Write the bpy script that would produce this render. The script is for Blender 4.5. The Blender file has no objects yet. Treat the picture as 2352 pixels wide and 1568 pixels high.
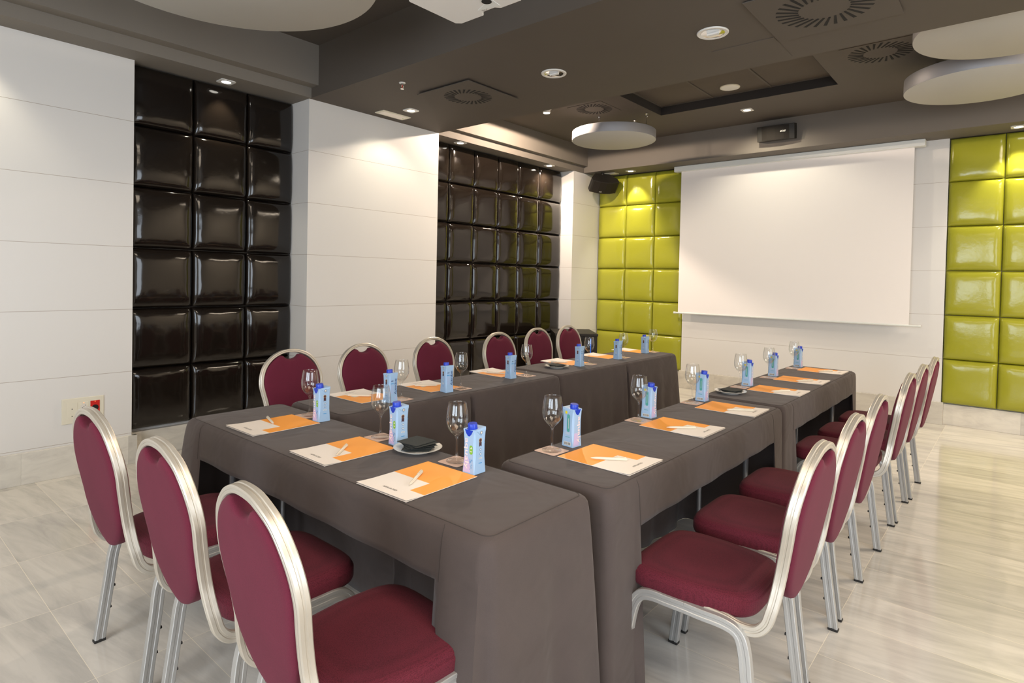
import bpy, bmesh, math, random
from mathutils import Vector, Matrix
from math import sin, cos, pi, radians, exp, sqrt
random.seed(7)
scene = bpy.context.scene
COL = scene.collection

# ------------------------------------------------------------------ camera
F_PX, CY_PX = 1369.3757, 666.339
YAW, PITCH, ROLL = radians(40.5598), radians(-1.12113), radians(1.19152)
CAM_H = 1.42202
fw = Vector((-sin(YAW)*cos(PITCH), cos(YAW)*cos(PITCH), sin(PITCH)))
r0 = Vector((cos(YAW), sin(YAW), 0)); u0 = r0.cross(fw)
RV = r0*cos(ROLL)+u0*sin(ROLL); UV_ = -r0*sin(ROLL)+u0*cos(ROLL)
cd = bpy.data.cameras.new('camera'); cam = bpy.data.objects.new('camera', cd); COL.objects.link(cam)
m = Matrix((RV, UV_, -fw)).transposed().to_4x4(); m.translation = Vector((0, 0, CAM_H))
cam.matrix_world = m
cd.sensor_fit = 'HORIZONTAL'; cd.sensor_width = 36.0; cd.lens = F_PX/2352*36
cd.shift_y = -(784-CY_PX)/2352
cd.clip_start = 0.05
scene.camera = cam

# ------------------------------------------------------------------ view, world, lights
scene.view_settings.view_transform = 'Standard'; scene.view_settings.look = 'None'
scene.view_settings.gamma = 1.0; scene.view_settings.use_curve_mapping = False
scene.view_settings.exposure = 0.17
w = bpy.data.worlds.new('world'); scene.world = w; w.use_nodes = True
w.node_tree.nodes['Background'].inputs[0].default_value = (0.75, 0.86, 1.0, 1)
w.node_tree.nodes['Background'].inputs[1].default_value = 2.0

def area(name, loc, tgt, sx, sy, power, color):
    l = bpy.data.lights.new(name, 'AREA'); l.shape = 'RECTANGLE'; l.size = sx; l.size_y = sy
    l.energy = power; l.color = color
    o = bpy.data.objects.new(name, l); COL.objects.link(o); o.location = loc
    o.rotation_euler = (Vector(tgt)-Vector(loc)).to_track_quat('-Z', 'Y').to_euler()
    return o
def spot(name, loc, tgt, power, color, size=75, blend=0.6, rad=0.03):
    l = bpy.data.lights.new(name, 'SPOT'); l.energy = power; l.color = color
    l.spot_size = radians(size); l.spot_blend = blend; l.shadow_soft_size = rad
    o = bpy.data.objects.new(name, l); COL.objects.link(o); o.location = loc
    o.rotation_euler = (Vector(tgt)-Vector(loc)).to_track_quat('-Z', 'Y').to_euler()
    return o
DAY = (0.80, 0.90, 1.0); WARM = (1.0, 0.83, 0.64); LED = (1.0, 0.90, 0.68)
# daylight entering through the two windows of the rear wall and the glazed side of the room
area('window_daylight', (-1.35, -2.72, 1.65), (-1.35, 4, 1.2), 1.9, 1.7, 64, DAY)
area('window_daylight', (1.15, -2.72, 1.65), (1.15, 4, 1.2), 1.9, 1.7, 64, DAY)
area('window_daylight', (2.92, 1.2, 1.55), (-3, 1.8, 1.2), 2.2, 1.9, 54, (0.9, 0.95, 1.0))
# unseen warm fill added under the coffers (behind and right of the camera)
area('coffer_fill', (0.6, 0.6, 3.33), (0.6, 0.6, 0), 2.6, 1.6, 80, WARM)
area('coffer_fill', (-2.0, -1.3, 3.33), (-2.0, -1.3, 0), 1.6, 1.2, 30, WARM)
area('coffer_fill', (1.6, 5.6, 3.26), (1.6, 5.6, 0), 1.2, 1.6, 110, WARM)
ZS, ZA, ZB = 2.958, 3.385, 3.311
SPOTS = [  # x, y, z, power, colour, target offset, cone
    (-4.34, 3.582, ZS, 24, LED, (-0.32, 0, -1), 105),
    (-4.91, 2.149, ZS, 24, LED, (-0.10, 0, -1), 80),
    (-4.915, 4.784, ZS, 24, LED, (-0.10, 0, -1), 80),
    (-4.90, 6.444, ZS, 110, WARM, (0.15, 0.1, -1), 150),
    (-4.199, 7.40, ZS, 55, LED, (0.0, 0.16, -1), 75),
    (-0.071, 7.40, ZS, 55, LED, (0.0, 0.16, -1), 75),
    (-2.332, 6.597, ZB, 60, LED, (0.1, 0.35, -1), 125),
    (-4.80, 0.45, ZS, 26, LED, (-0.14, 0, -1), 100),
]
for i, (x, y, z, p, c, t, s) in enumerate(SPOTS):
    spot('ceiling_spot_beam', (x, y, z-0.012), (x+t[0], y+t[1], z+t[2]), p, c, s)
spot('adjustable_spot_beam', (-4.06, 5.27, ZB-0.065), (-4.06, 5.27, 0), 210, (1.0, 0.80, 0.62), 178, 0.05, 0.03)

# ------------------------------------------------------------------ helpers
def new_mat(name):
    mt = bpy.data.materials.new(name); mt.use_nodes = True
    nt = mt.node_tree; b = nt.nodes['Principled BSDF']
    return mt, nt, b
def mat(name, color, rough=0.5, metal=0.0, bump=None, spec=None, coat=0.0, sheen=0.0, var=0.0, emit=None, estr=0):
    mt, nt, b = new_mat(name)
    b.inputs['Base Color'].default_value = (*color, 1); b.inputs['Roughness'].default_value = rough
    b.inputs['Metallic'].default_value = metal
    if spec is not None: b.inputs['Specular IOR Level'].default_value = spec
    if coat: b.inputs['Coat Weight'].default_value = coat; b.inputs['Coat Roughness'].default_value = 0.08
    if sheen: b.inputs['Sheen Weight'].default_value = sheen; b.inputs['Sheen Roughness'].default_value = 0.4
    if emit: b.inputs['Emission Color'].default_value = (*emit, 1); b.inputs['Emission Strength'].default_value = estr
    tc = nt.nodes.new('ShaderNodeTexCoord')
    if bump:
        n = nt.nodes.new('ShaderNodeTexNoise'); n.inputs['Scale'].default_value = bump[0]; n.inputs['Detail'].default_value = 3
        nt.links.new(tc.outputs['Object'], n.inputs['Vector'])
        bp = nt.nodes.new('ShaderNodeBump'); bp.inputs['Strength'].default_value = bump[1]; bp.inputs['Distance'].default_value = bump[2]
        nt.links.new(n.outputs['Fac'], bp.inputs['Height']); nt.links.new(bp.outputs['Normal'], b.inputs['Normal'])
    if var:
        n2 = nt.nodes.new('ShaderNodeTexNoise'); n2.inputs['Scale'].default_value = 3.0
        nt.links.new(tc.outputs['Object'], n2.inputs['Vector'])
        mx = nt.nodes.new('ShaderNodeMix'); mx.data_type = 'RGBA'
        mx.inputs[6].default_value = (*[c*(1-var) for c in color], 1); mx.inputs[7].default_value = (*[min(1, c*(1+var)) for c in color], 1)
        nt.links.new(n2.outputs['Fac'], mx.inputs[0]); nt.links.new(mx.outputs[2], b.inputs['Base Color'])
    return mt

# wall panels: horizontal joints every 0.4574 m, a slight grain
def panel_wall():
    mt, nt, b = new_mat('white_wall_panelling')
    geo = nt.nodes.new('ShaderNodeNewGeometry'); sp = nt.nodes.new('ShaderNodeSeparateXYZ')
    nt.links.new(geo.outputs['Position'], sp.inputs[0])
    a = nt.nodes.new('ShaderNodeMath'); a.operation = 'SUBTRACT'; a.inputs[1].default_value = 2.511-0.4574*5-0.0013
    nt.links.new(sp.outputs['Z'], a.inputs[0])
    md = nt.nodes.new('ShaderNodeMath'); md.operation = 'MODULO'; md.inputs[1].default_value = 0.4574
    nt.links.new(a.outputs[0], md.inputs[0])
    lt = nt.nodes.new('ShaderNodeMath'); lt.operation = 'LESS_THAN'; lt.inputs[1].default_value = 0.0030
    nt.links.new(md.outputs[0], lt.inputs[0])
    gt = nt.nodes.new('ShaderNodeMath'); gt.operation = 'GREATER_THAN'; gt.inputs[1].default_value = 0.0
    nt.links.new(md.outputs[0], gt.inputs[0])
    ml = nt.nodes.new('ShaderNodeMath'); ml.operation = 'MULTIPLY'
    nt.links.new(lt.outputs[0], ml.inputs[0]); nt.links.new(gt.outputs[0], ml.inputs[1])
    mx = nt.nodes.new('ShaderNodeMix'); mx.data_type = 'RGBA'
    mx.inputs[6].default_value = (0.685, 0.67, 0.65, 1); mx.inputs[7].default_value = (0.36, 0.31, 0.26, 1)
    nt.links.new(ml.outputs[0], mx.inputs[0]); nt.links.new(mx.outputs[2], b.inputs['Base Color'])
    b.inputs['Roughness'].default_value = 0.38
    n = nt.nodes.new('ShaderNodeTexNoise'); n.inputs['Scale'].default_value = 90
    nt.links.new(geo.outputs['Position'], n.inputs['Vector'])
    bp = nt.nodes.new('ShaderNodeBump'); bp.inputs['Strength'].default_value = 0.06; bp.inputs['Distance'].default_value = 0.002
    nt.links.new(n.outputs['Fac'], bp.inputs['Height']); nt.links.new(bp.outputs['Normal'], b.inputs['Normal'])
    return mt

def marble(name, tiles=True, base=(0.60, 0.575, 0.525), light=(0.70, 0.67, 0.61), vein=(0.49, 0.47, 0.435), rough=0.11, stretch=(1.2, 7.0, 7.0)):
    mt, nt, b = new_mat(name)
    L = nt.links.new
    geo = nt.nodes.new('ShaderNodeNewGeometry'); sp = nt.nodes.new('ShaderNodeSeparateXYZ'); L(geo.outputs['Position'], sp.inputs[0])
    def M(op, a, bb=None, v=None):
        n = nt.nodes.new('ShaderNodeMath'); n.operation = op
        if isinstance(a, float): n.inputs[0].default_value = a
        else: L(a, n.inputs[0])
        if bb is not None:
            if isinstance(bb, (int, float)): n.inputs[1].default_value = bb
            else: L(bb, n.inputs[1])
        return n.outputs[0]
    TX, TY = 0.6175, 0.3135
    gx = M('DIVIDE', M('ADD', sp.outputs['X'], 3.65+TX*4), TX); gy = M('DIVIDE', M('SUBTRACT', sp.outputs['Y'], 0.632-TY*20), TY)
    if not tiles:
        gx = M('DIVIDE', M('ADD', M('ADD', sp.outputs['X'], sp.outputs['Y']), 20.13), TX); gy = M('MULTIPLY', sp.outputs['Z'], 0.1)
    cx, cy = M('FLOOR', gx), M('FLOOR', gy)
    cmb = nt.nodes.new('ShaderNodeCombineXYZ'); L(cx, cmb.inputs[0]); L(cy, cmb.inputs[1])
    wn = nt.nodes.new('ShaderNodeTexWhiteNoise'); wn.noise_dimensions = '3D'; L(cmb.outputs[0], wn.inputs['Vector'])
    # per-tile offset so veins break at the joints
    vm = nt.nodes.new('ShaderNodeVectorMath'); vm.operation = 'MULTIPLY_ADD'
    L(wn.outputs['Color'], vm.inputs[0]); vm.inputs[1].default_value = (9, 9, 9)
    rot = nt.nodes.new('ShaderNodeVectorRotate'); rot.rotation_type = 'Z_AXIS'; rot.inputs['Angle'].default_value = radians(-9)
    L(geo.outputs['Position'], rot.inputs['Vector'])
    sc = nt.nodes.new('ShaderNodeVectorMath'); sc.operation = 'MULTIPLY'; L(rot.outputs[0], sc.inputs[0]); sc.inputs[1].default_value = stretch
    L(sc.outputs[0], vm.inputs[2])
    n1 = nt.nodes.new('ShaderNodeTexNoise'); n1.inputs['Scale'].default_value = 1.6; n1.inputs['Detail'].default_value = 8; n1.inputs['Roughness'].default_value = 0.62; n1.inputs['Distortion'].default_value = 0.6
    L(vm.outputs[0], n1.inputs['Vector'])
    r1 = nt.nodes.new('ShaderNodeValToRGB'); e = r1.color_ramp.elements
    e[0].position = 0.30; e[0].color = (*vein, 1); e[1].position = 0.62; e[1].color = (*light, 1)
    e2 = r1.color_ramp.elements.new(0.46); e2.color = (*base, 1)
    L(n1.outputs['Fac'], r1.inputs[0])
    tone = nt.nodes.new('ShaderNodeMapRange'); tone.inputs[3].default_value = 0.86; tone.inputs[4].default_value = 1.06; L(wn.outputs['Value'], tone.inputs[0])
    mul = nt.nodes.new('ShaderNodeVectorMath'); mul.operation = 'SCALE'; L(r1.outputs[0], mul.inputs[0]); L(tone.outputs[0], mul.inputs['Scale'])
    fx, fy = M('FRACT', gx), M('FRACT', gy)
    gxw = 0.0020/TX; gyw = 0.0020/TY
    j = M('MAXIMUM', M('LESS_THAN', fx, gxw*1.0), M('LESS_THAN', fy, gyw)) if tiles else M('LESS_THAN', fx, gxw*.8)
    mx = nt.nodes.new('ShaderNodeMix'); mx.data_type = 'RGBA'; L(j, mx.inputs[0]); L(mul.outputs[0], mx.inputs[6])
    mx.inputs[7].default_value = (0.84, 0.78, 0.64, 1) if tiles else (0.48, 0.46, 0.41, 1)
    L(mx.outputs[2], b.inputs['Base Color'])
    b.inputs['Roughness'].default_value = rough; b.inputs['Specular IOR Level'].default_value = 0.5
    return mt

def fabric(name, color, scale=900, strength=0.35, dist=0.0006, rough=0.9, sheen=0.3, dots=None, rand=0.5, wrinkle=0):
    mt, nt, b = new_mat(name); L = nt.links.new
    b.inputs['Roughness'].default_value = rough; b.inputs['Sheen Weight'].default_value = sheen
    b.inputs['Sheen Roughness'].default_value = 0.5; b.inputs['Specular IOR Level'].default_value = 0.25
    tc = nt.nodes.new('ShaderNodeTexCoord'); v = nt.nodes.new('ShaderNodeTexVoronoi'); v.inputs['Scale'].default_value = scale; v.inputs['Randomness'].default_value = rand
    L(tc.outputs['Object'], v.inputs['Vector'])
    bp = nt.nodes.new('ShaderNodeBump'); bp.inputs['Strength'].default_value = strength; bp.inputs['Distance'].default_value = dist; bp.invert = True
    L(v.outputs['Distance'], bp.inputs['Height']); L(bp.outputs['Normal'], b.inputs['Normal'])
    if wrinkle:
        nw = nt.nodes.new('ShaderNodeTexNoise'); nw.inputs['Scale'].default_value = 5; nw.inputs['Detail'].default_value = 2; nw.inputs['Distortion'].default_value = 0.8
        L(tc.outputs['Object'], nw.inputs['Vector']); b2 = nt.nodes.new('ShaderNodeBump'); b2.inputs['Strength'].default_value = 0.5; b2.inputs['Distance'].default_value = wrinkle
        L(nw.outputs['Fac'], b2.inputs['Height']); L(b2.outputs['Normal'], bp.inputs['Normal'])
    r = nt.nodes.new('ShaderNodeValToRGB'); e = r.color_ramp.elements
    e[0].position = 0.15; e[1].position = 0.75
    e[0].color = (*color, 1); e[1].color = (*(dots or [c*0.6 for c in color]), 1)
    L(v.outputs['Distance'], r.inputs[0]); 
    n = nt.nodes.new('ShaderNodeTexNoise'); n.inputs['Scale'].default_value = 9; L(tc.outputs['Object'], n.inputs['Vector'])
    mr = nt.nodes.new('ShaderNodeMapRange'); mr.inputs[3].default_value = 0.88; mr.inputs[4].default_value = 1.12; L(n.outputs['Fac'], mr.inputs[0])
    sc = nt.nodes.new('ShaderNodeVectorMath'); sc.operation = 'SCALE'; L(r.outputs[0], sc.inputs[0]); L(mr.outputs[0], sc.inputs['Scale'])
    L(sc.outputs[0], b.inputs['Base Color'])
    return mt

def brushed(name, color, rough=0.32):
    mt, nt, b = new_mat(name); L = nt.links.new
    b.inputs['Metallic'].default_value = 0.55; b.inputs['Roughness'].default_value = rough; b.inputs['Base Color'].default_value = (*color, 1)
    tc = nt.nodes.new('ShaderNodeTexCoord'); n = nt.nodes.new('ShaderNodeTexNoise'); n.inputs['Scale'].default_value = 14; n.inputs['Detail'].default_value = 4
    L(tc.outputs['Object'], n.inputs['Vector'])
    mr = nt.nodes.new('ShaderNodeMapRange'); mr.inputs[3].default_value = rough-0.07; mr.inputs[4].default_value = rough+0.1; L(n.outputs['Fac'], mr.inputs[0]); L(mr.outputs[0], b.inputs['Roughness'])
    return mt

M = {}
M['wall'] = panel_wall()
M['plain'] = mat('painted_wall', (0.66, 0.62, 0.56), 0.7, bump=(60, 0.05, 0.002))
M['floor'] = marble('marble_floor')
M['base'] = marble('marble_skirting', False, (0.62, 0.59, 0.53), (0.68, 0.65, 0.58), (0.54, 0.51, 0.46), 0.22, (3, 3, 8))
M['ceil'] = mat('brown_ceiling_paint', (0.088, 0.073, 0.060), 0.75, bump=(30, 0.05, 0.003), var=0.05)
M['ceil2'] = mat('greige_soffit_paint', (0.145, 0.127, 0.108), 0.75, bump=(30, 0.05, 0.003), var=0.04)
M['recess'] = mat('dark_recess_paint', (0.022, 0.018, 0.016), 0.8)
M['ceil3'] = mat('greige_soffit_lightened', (0.185, 0.165, 0.14), 0.75, bump=(30, 0.05, 0.003), var=0.04)  # soffit paint made lighter so the near soffit looks more brightly lit
M['black_vinyl'] = mat('black_vinyl', (0.010, 0.0072, 0.0055), 0.10, bump=(14, 0.05, 0.010), spec=0.5)
M['green_vinyl'] = mat('lime_green_vinyl', (0.335, 0.335, 0.030), 0.16, bump=(16, 0.12, 0.012), spec=0.45, var=0.05)
M['cloth'] = fabric('grey_brown_tablecloth', (0.079, 0.061, 0.056), 700, 0.12, 0.0004, 0.9, 0.12, (0.070, 0.054, 0.050), 0.9, 0.022)
M['seam'] = mat('tablecloth_seam', (0.05, 0.04, 0.036), 0.9)
M['burgundy'] = fabric('burgundy_weave', (0.135, 0.015, 0.030), 360, 0.30, 0.0008, 0.85, 0.04, (0.070, 0.0075, 0.015))
M['burgundy_back'] = fabric('burgundy_plush', (0.130, 0.014, 0.034), 420, 0.12, 0.0004, 0.9, 0.04, (0.110, 0.012, 0.029), 1.0)
M['alu'] = brushed('champagne_aluminium', (0.56, 0.52, 0.45), 0.36)
M['alu2'] = brushed('silver_aluminium', (0.47, 0.47, 0.46), 0.36)
M['rubber'] = mat('black_rubber', (0.015, 0.014, 0.013), 0.6)
M['steel'] = mat('grey_steel_tube', (0.25, 0.25, 0.26), 0.4, 0.6)
M['tabletop'] = mat('laminate_tabletop', (0.35, 0.30, 0.24), 0.5, var=0.08)
M['white'] = mat('matt_white', (0.72, 0.71, 0.68), 0.5)
M['disc'] = mat('white_disc_felt', (0.43, 0.425, 0.40), 0.85, bump=(120, 0.1, 0.002))
M['disc_rim'] = mat('silver_disc_rim', (0.27, 0.265, 0.275), 0.5, 0.3)
M['screen'] = mat('projection_fabric', (0.86, 0.82, 0.80), 0.85)
M['casing'] = mat('white_casing', (0.72, 0.74, 0.72), 0.35)
M['black'] = mat('black_plastic', (0.014, 0.011, 0.009), 0.75, spec=0.2, bump=(400, 0.2, 0.001))
M['black_metal'] = mat('black_metal', (0.016, 0.014, 0.012), 0.55, 0.0, spec=0.3)
M['dark'] = mat('dark_slot', (0.008, 0.007, 0.006), 0.9)
M['lamp'] = mat('lit_lamp', (1, 1, 1), 0.5, emit=(1.0, 0.95, 0.85), estr=9)
M['lampstar'] = mat('bright_lit_lamp', (1, 1, 1), 0.5, emit=(1.0, 0.86, 0.70), estr=60)
M['chrome'] = mat('chrome', (0.8, 0.8, 0.8), 0.12, 1.0)
M['red'] = mat('red_plastic', (0.55, 0.015, 0.01), 0.35)
M['cream'] = mat('cream_plastic', (0.70, 0.66, 0.54), 0.4)
M['grille'] = mat('brown_filter_mesh', (0.085, 0.068, 0.054), 0.85, bump=(300, 0.4, 0.002), var=0.1)
M['orange'] = mat('orange_card', (1.0, 0.40, 0.06), 0.55)
M['paper'] = mat('white_card', (0.90, 0.84, 0.78), 0.5)
M['ink'] = mat('dark_ink', (0.08, 0.07, 0.06), 0.6)
M['coaster'] = mat('blush_paper_coaster', (0.60, 0.42, 0.34), 0.6)
M['pen'] = mat('beige_pen_plastic', (0.72, 0.66, 0.54), 0.4)
M['china'] = mat('white_china', (0.78, 0.76, 0.70), 0.12, coat=0.4)
M['napkin'] = mat('black_paper_napkin', (0.032, 0.037, 0.036), 0.9, bump=(200, 0.2, 0.001))
M['blue_carton'] = mat('pale_blue_carton', (0.36, 0.54, 0.78), 0.4, var=0.06)
M['cap'] = mat('blue_screw_cap', (0.010, 0.045, 0.50), 0.35)
M['pinkwhite'] = mat('pink_white_print', (0.92, 0.78, 0.78), 0.4)
M['lilac'] = mat('lilac_print', (0.56, 0.50, 0.78), 0.4)
M['navy'] = mat('navy_print', (0.02, 0.05, 0.20), 0.4)
M['azure'] = mat('azure_print', (0.03, 0.28, 0.66), 0.4)
M['leaf'] = mat('green_badge_print', (0.22, 0.52, 0.04), 0.4)
M['gold'] = mat('gold_print', (0.50, 0.30, 0.10), 0.4)
M['maroon'] = mat('dark_ribbon_print', (0.07, 0.03, 0.04), 0.4)
M['teal'] = mat('teal_print', (0.09, 0.38, 0.36), 0.4)
M['yellow'] = mat('yellow_print', (0.80, 0.66, 0.02), 0.4)
M['bluelight'] = mat('blue_strip', (0.01, 0.12, 0.6), 0.4, emit=(0.01, 0.16, 0.9), estr=0.6)
M['orangeled'] = mat('orange_led', (1, 0.2, 0.05), 0.4, emit=(1, 0.2, 0.05), estr=3)
def glass_mat():
    # thin blown glass: mostly clear, mirror-like towards grazing angles
    mt = bpy.data.materials.new('clear_glass'); mt.use_nodes = True; nt = mt.node_tree; nt.nodes.clear()
    out = nt.nodes.new('ShaderNodeOutputMaterial'); tr = nt.nodes.new('ShaderNodeBsdfTransparent'); gl = nt.nodes.new('ShaderNodeBsdfGlossy')
    tr.inputs[0].default_value = (0.97, 0.975, 0.975, 1); gl.inputs['Roughness'].default_value = 0.01; gl.inputs['Color'].default_value = (1, 1, 1, 1)
    f = nt.nodes.new('ShaderNodeLayerWeight'); f.inputs['Blend'].default_value = 0.5
    pw = nt.nodes.new('ShaderNodeMath'); pw.operation = 'POWER'; pw.inputs[1].default_value = 3.5; nt.links.new(f.outputs['Facing'], pw.inputs[0])
    lw = nt.nodes.new('ShaderNodeMath'); lw.operation = 'MULTIPLY_ADD'; lw.inputs[1].default_value = 0.62; lw.inputs[2].default_value = 0.045
    nt.links.new(pw.outputs[0], lw.inputs[0]); mx = nt.nodes.new('ShaderNodeMixShader')
    nt.links.new(lw.outputs[0], mx.inputs[0]); nt.links.new(tr.outputs[0], mx.inputs[1]); nt.links.new(gl.outputs[0], mx.inputs[2]); nt.links.new(mx.outputs[0], out.inputs[0])
    return mt
M['glass'] = glass_mat()

class MB:
    """collects polygons; build() links them as one mesh object"""
    def __init__(s): s.v = []; s.f = []; s.m = []
    def add(s, vs, fs, mi=0, M4=None):
        o = len(s.v)
        s.v += [tuple(M4 @ Vector(p)) if M4 is not None else tuple(p) for p in vs]
        s.f += [tuple(i+o for i in f) for f in fs]; s.m += [mi]*len(fs)
        return s
    def box(s, x0, x1, y0, y1, z0, z1, mi=0, M4=None):
        v = [(x0,y0,z0),(x1,y0,z0),(x1,y1,z0),(x0,y1,z0),(x0,y0,z1),(x1,y0,z1),(x1,y1,z1),(x0,y1,z1)]
        return s.add(v, [(0,3,2,1),(4,5,6,7),(0,1,5,4),(1,2,6,5),(2,3,7,6),(3,0,4,7)], mi, M4)
    def prism(s, pts, z0, z1, mi=0, M4=None):
        n = len(pts)
        v = [(x,y,z0) for x,y in pts]+[(x,y,z1) for x,y in pts]
        return s.add(v, [tuple(range(n-1,-1,-1)), tuple(range(n,2*n))]+[(i,(i+1)%n,n+(i+1)%n,n+i) for i in range(n)], mi, M4)
    def lathe(s, prof, n=32, mi=0, M4=None, cap0=False, cap1=False):
        v = []; f = []
        for r, z in prof: v += [(r*cos(2*pi*i/n), r*sin(2*pi*i/n), z) for i in range(n)]
        for k in range(len(prof)-1):
            f += [(k*n+i, k*n+(i+1)%n, (k+1)*n+(i+1)%n, (k+1)*n+i) for i in range(n)]
        if cap0: f.append(tuple(range(n-1,-1,-1)))
        if cap1: f.append(tuple((len(prof)-1)*n+i for i in range(n)))
        return s.add(v, f, mi, M4)
    def cyl(s, p0, p1, r0, r1=None, n=16, mi=0):
        p0, p1 = Vector(p0), Vector(p1); r1 = r0 if r1 is None else r1
        q = (p1-p0).to_track_quat('Z', 'Y').to_matrix().to_4x4(); q.translation = p0
        return s.lathe([(r0, 0), (r1, (p1-p0).length)], n, mi, q, True, True)
    def sweep(s, path, prof, refs, mi=0, closed=False):
        """prof: (a,b) points, a along W, b along D; refs: depth axis per path point"""
        n = len(path); k = len(prof); v = []; f = []
        for i, p in enumerate(path):
            p = Vector(p)
            a = Vector(path[i-1]) if (i > 0 or closed) else p
            b = Vector(path[(i+1) % n]) if (i < n-1 or closed) else p
            T = (b-a).normalized(); D = refs[i]; D = (D-D.dot(T)*T).normalized(); W = T.cross(D)
            v += [tuple(p+W*x+D*y) for x, y in prof]
        for i in range(n if closed else n-1):
            j = (i+1) % n
            f += [(i*k+q, i*k+(q+1)%k, j*k+(q+1)%k, j*k+q) for q in range(k)]
        if not closed: f += [tuple(range(k-1,-1,-1)), tuple((n-1)*k+q for q in range(k))]
        return s.add(v, f, mi)
    def build(s, name, mats, parent=None, smooth=False, loc=(0,0,0), bevel=0, angle=35, rot=None):
        me = bpy.data.meshes.new(name); me.from_pydata(s.v, [], s.f)
        if not isinstance(mats, (list, tuple)): mats = [mats]
        for mt in mats: me.materials.append(mt)
        for p, mi in zip(me.polygons, s.m): p.material_index = mi
        me.validate(); me.update()
        bm = bmesh.new(); bm.from_mesh(me); bmesh.ops.remove_doubles(bm, verts=bm.verts, dist=1e-6)
        bmesh.ops.recalc_face_normals(bm, faces=bm.faces); bm.to_mesh(me); bm.free()
        if smooth:
            for p in me.polygons: p.use_smooth = True
            try: me.set_sharp_from_angle(angle=radians(angle))
            except Exception: pass
        o = bpy.data.objects.new(name, me); COL.objects.link(o); o.location = loc
        if rot: o.rotation_euler = rot
        if parent: o.parent = parent
        if bevel:
            b = o.modifiers.new('bevel', 'BEVEL'); b.width = bevel; b.segments = 2; b.limit_method = 'ANGLE'
        return o

def empty(name, loc=(0,0,0), rz=0, rot=None):
    o = bpy.data.objects.new(name, None); COL.objects.link(o); o.location = loc
    o.rotation_euler = rot if rot else (0, 0, rz); o.empty_display_size = 0.1
    return o
def tag(o, label, cat, group=None, kind=None):
    o['label'] = label; o['category'] = cat
    if group: o['group'] = group
    if kind: o['kind'] = kind
    return o
def struct(o): o['kind'] = 'structure'; return o
def copy_tree(o, parent=None):
    c = o.copy(); COL.objects.link(c)
    if parent: c.parent = parent
    for ch in list(o.children): copy_tree(ch, c)
    return c
def cr(points, n=8, closed=False):
    """Catmull-Rom through points"""
    P = [Vector(p) for p in points]; out = []
    N = len(P)
    for i in range(N if closed else N-1):
        if closed: a, b, c, d = P[i-1], P[i], P[(i+1)%N], P[(i+2)%N]
        else: a, b, c, d = P[max(i-1,0)], P[i], P[i+1], P[min(i+2,N-1)]
        for k in range(n):
            t = k/n
            out.append(0.5*((2*b)+(c-a)*t+(2*a-5*b+4*c-d)*t*t+(3*b-a-3*c+d)*t**3))
    if not closed: out.append(P[-1])
    return out
FONT_CACHE = {}
def text_mesh(txt, length=None, height=None, bold=0.0, depth=0.0002):
    cu = bpy.data.curves.new('lettering', 'FONT'); cu.body = txt; cu.size = 1; cu.align_x = 'CENTER'; cu.align_y = 'CENTER'
    cu.offset = bold; cu.extrude = 0.0
    o = bpy.data.objects.new('lettering', cu); COL.objects.link(o)
    dg = bpy.context.evaluated_depsgraph_get(); dg.update()
    me = bpy.data.meshes.new_from_object(o.evaluated_get(dg))
    bpy.data.objects.remove(o)
    xs = [v.co.x for v in me.vertices]; ys = [v.co.y for v in me.vertices]
    wx, wy = max(xs)-min(xs), max(ys)-min(ys); cx, cy = (max(xs)+min(xs))/2, (max(ys)+min(ys))/2
    k = length/wx if length else height/wy; ky = height/wy if height else k
    return [((v.co.x-cx)*k, (v.co.y-cy)*ky, 0) for v in me.vertices], [tuple(p.vertices) for p in me.polygons]

# ------------------------------------------------------------------ setting
XL, XP, XC, X3 = -4.972, -4.784, -5.063, -4.843
Y1, Y2, Y3, Y5, YB = 1.517, 2.81, 4.335, 6.944, 7.623
XR_, YR_ = 3.0, -2.8
TOP = 3.6
struct(MB().box(-5.4, XR_+.2, YR_-.2, 8.0, -0.1, 0).build('floor', M['floor']))
wl = MB()
wl.box(-5.4, XL, YR_, Y1, 0, TOP); wl.box(-5.4, XP, Y2, Y3, 0, TOP); wl.box(-5.4, X3, Y5, 7.9, 0, TOP)
wl.box(-5.4, XC-.055, Y1, Y2, 0, TOP); wl.box(-5.4, XC-.055, Y3, Y5, 0, TOP)
struct(wl.build('wall_left', M['wall']))
wb = MB()
wb.box(X3, XR_, YB+.055, 7.95, 0, TOP); wb.box(-3.476, -0.612, YB-.022, YB+.06, 0, ZS)
struct(wb.build('wall_back', M['wall']))
wr = MB()   # right wall with one glazed opening beside the camera
wr.box(XR_, XR_+.2, YR_, 0.0, 0, TOP); wr.box(XR_, XR_+.2, 2.4, 8, 0, TOP); wr.box(XR_, XR_+.2, 0, 2.4, 0, .5); wr.box(XR_, XR_+.2, 0, 2.4, 2.6, TOP)
struct(wr.build('wall_right', M['plain']))
wr = MB()
for x0, x1 in ((-5.4, -2.4), (-0.3, 0.1), (2.2, XR_+.2)): wr.box(x0, x1, YR_-.2, YR_, 0, TOP)
for x0, x1 in ((-2.4, -0.3), (0.1, 2.2)): wr.box(x0, x1, YR_-.2, YR_, 0, .75); wr.box(x0, x1, YR_-.2, YR_, 2.55, TOP)
struct(wr.build('wall_rear', M['plain']))
for k, (x0, x1) in enumerate(((-2.4, -0.3), (0.1, 2.2))):
    wf = MB()
    for a, b_, c, d in ((x0, x0+.06, .75, 2.55), (x1-.06, x1, .75, 2.55), (x0, x1, .75, .81), (x0, x1, 2.49, 2.55), ((x0+x1)/2-.03, (x0+x1)/2+.03, .75, 2.55)):
        wf.box(a, b_, YR_-.12, YR_-.06, c, d)
    struct(wf.build('window_%d' % (k+1), M['white']))
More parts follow.
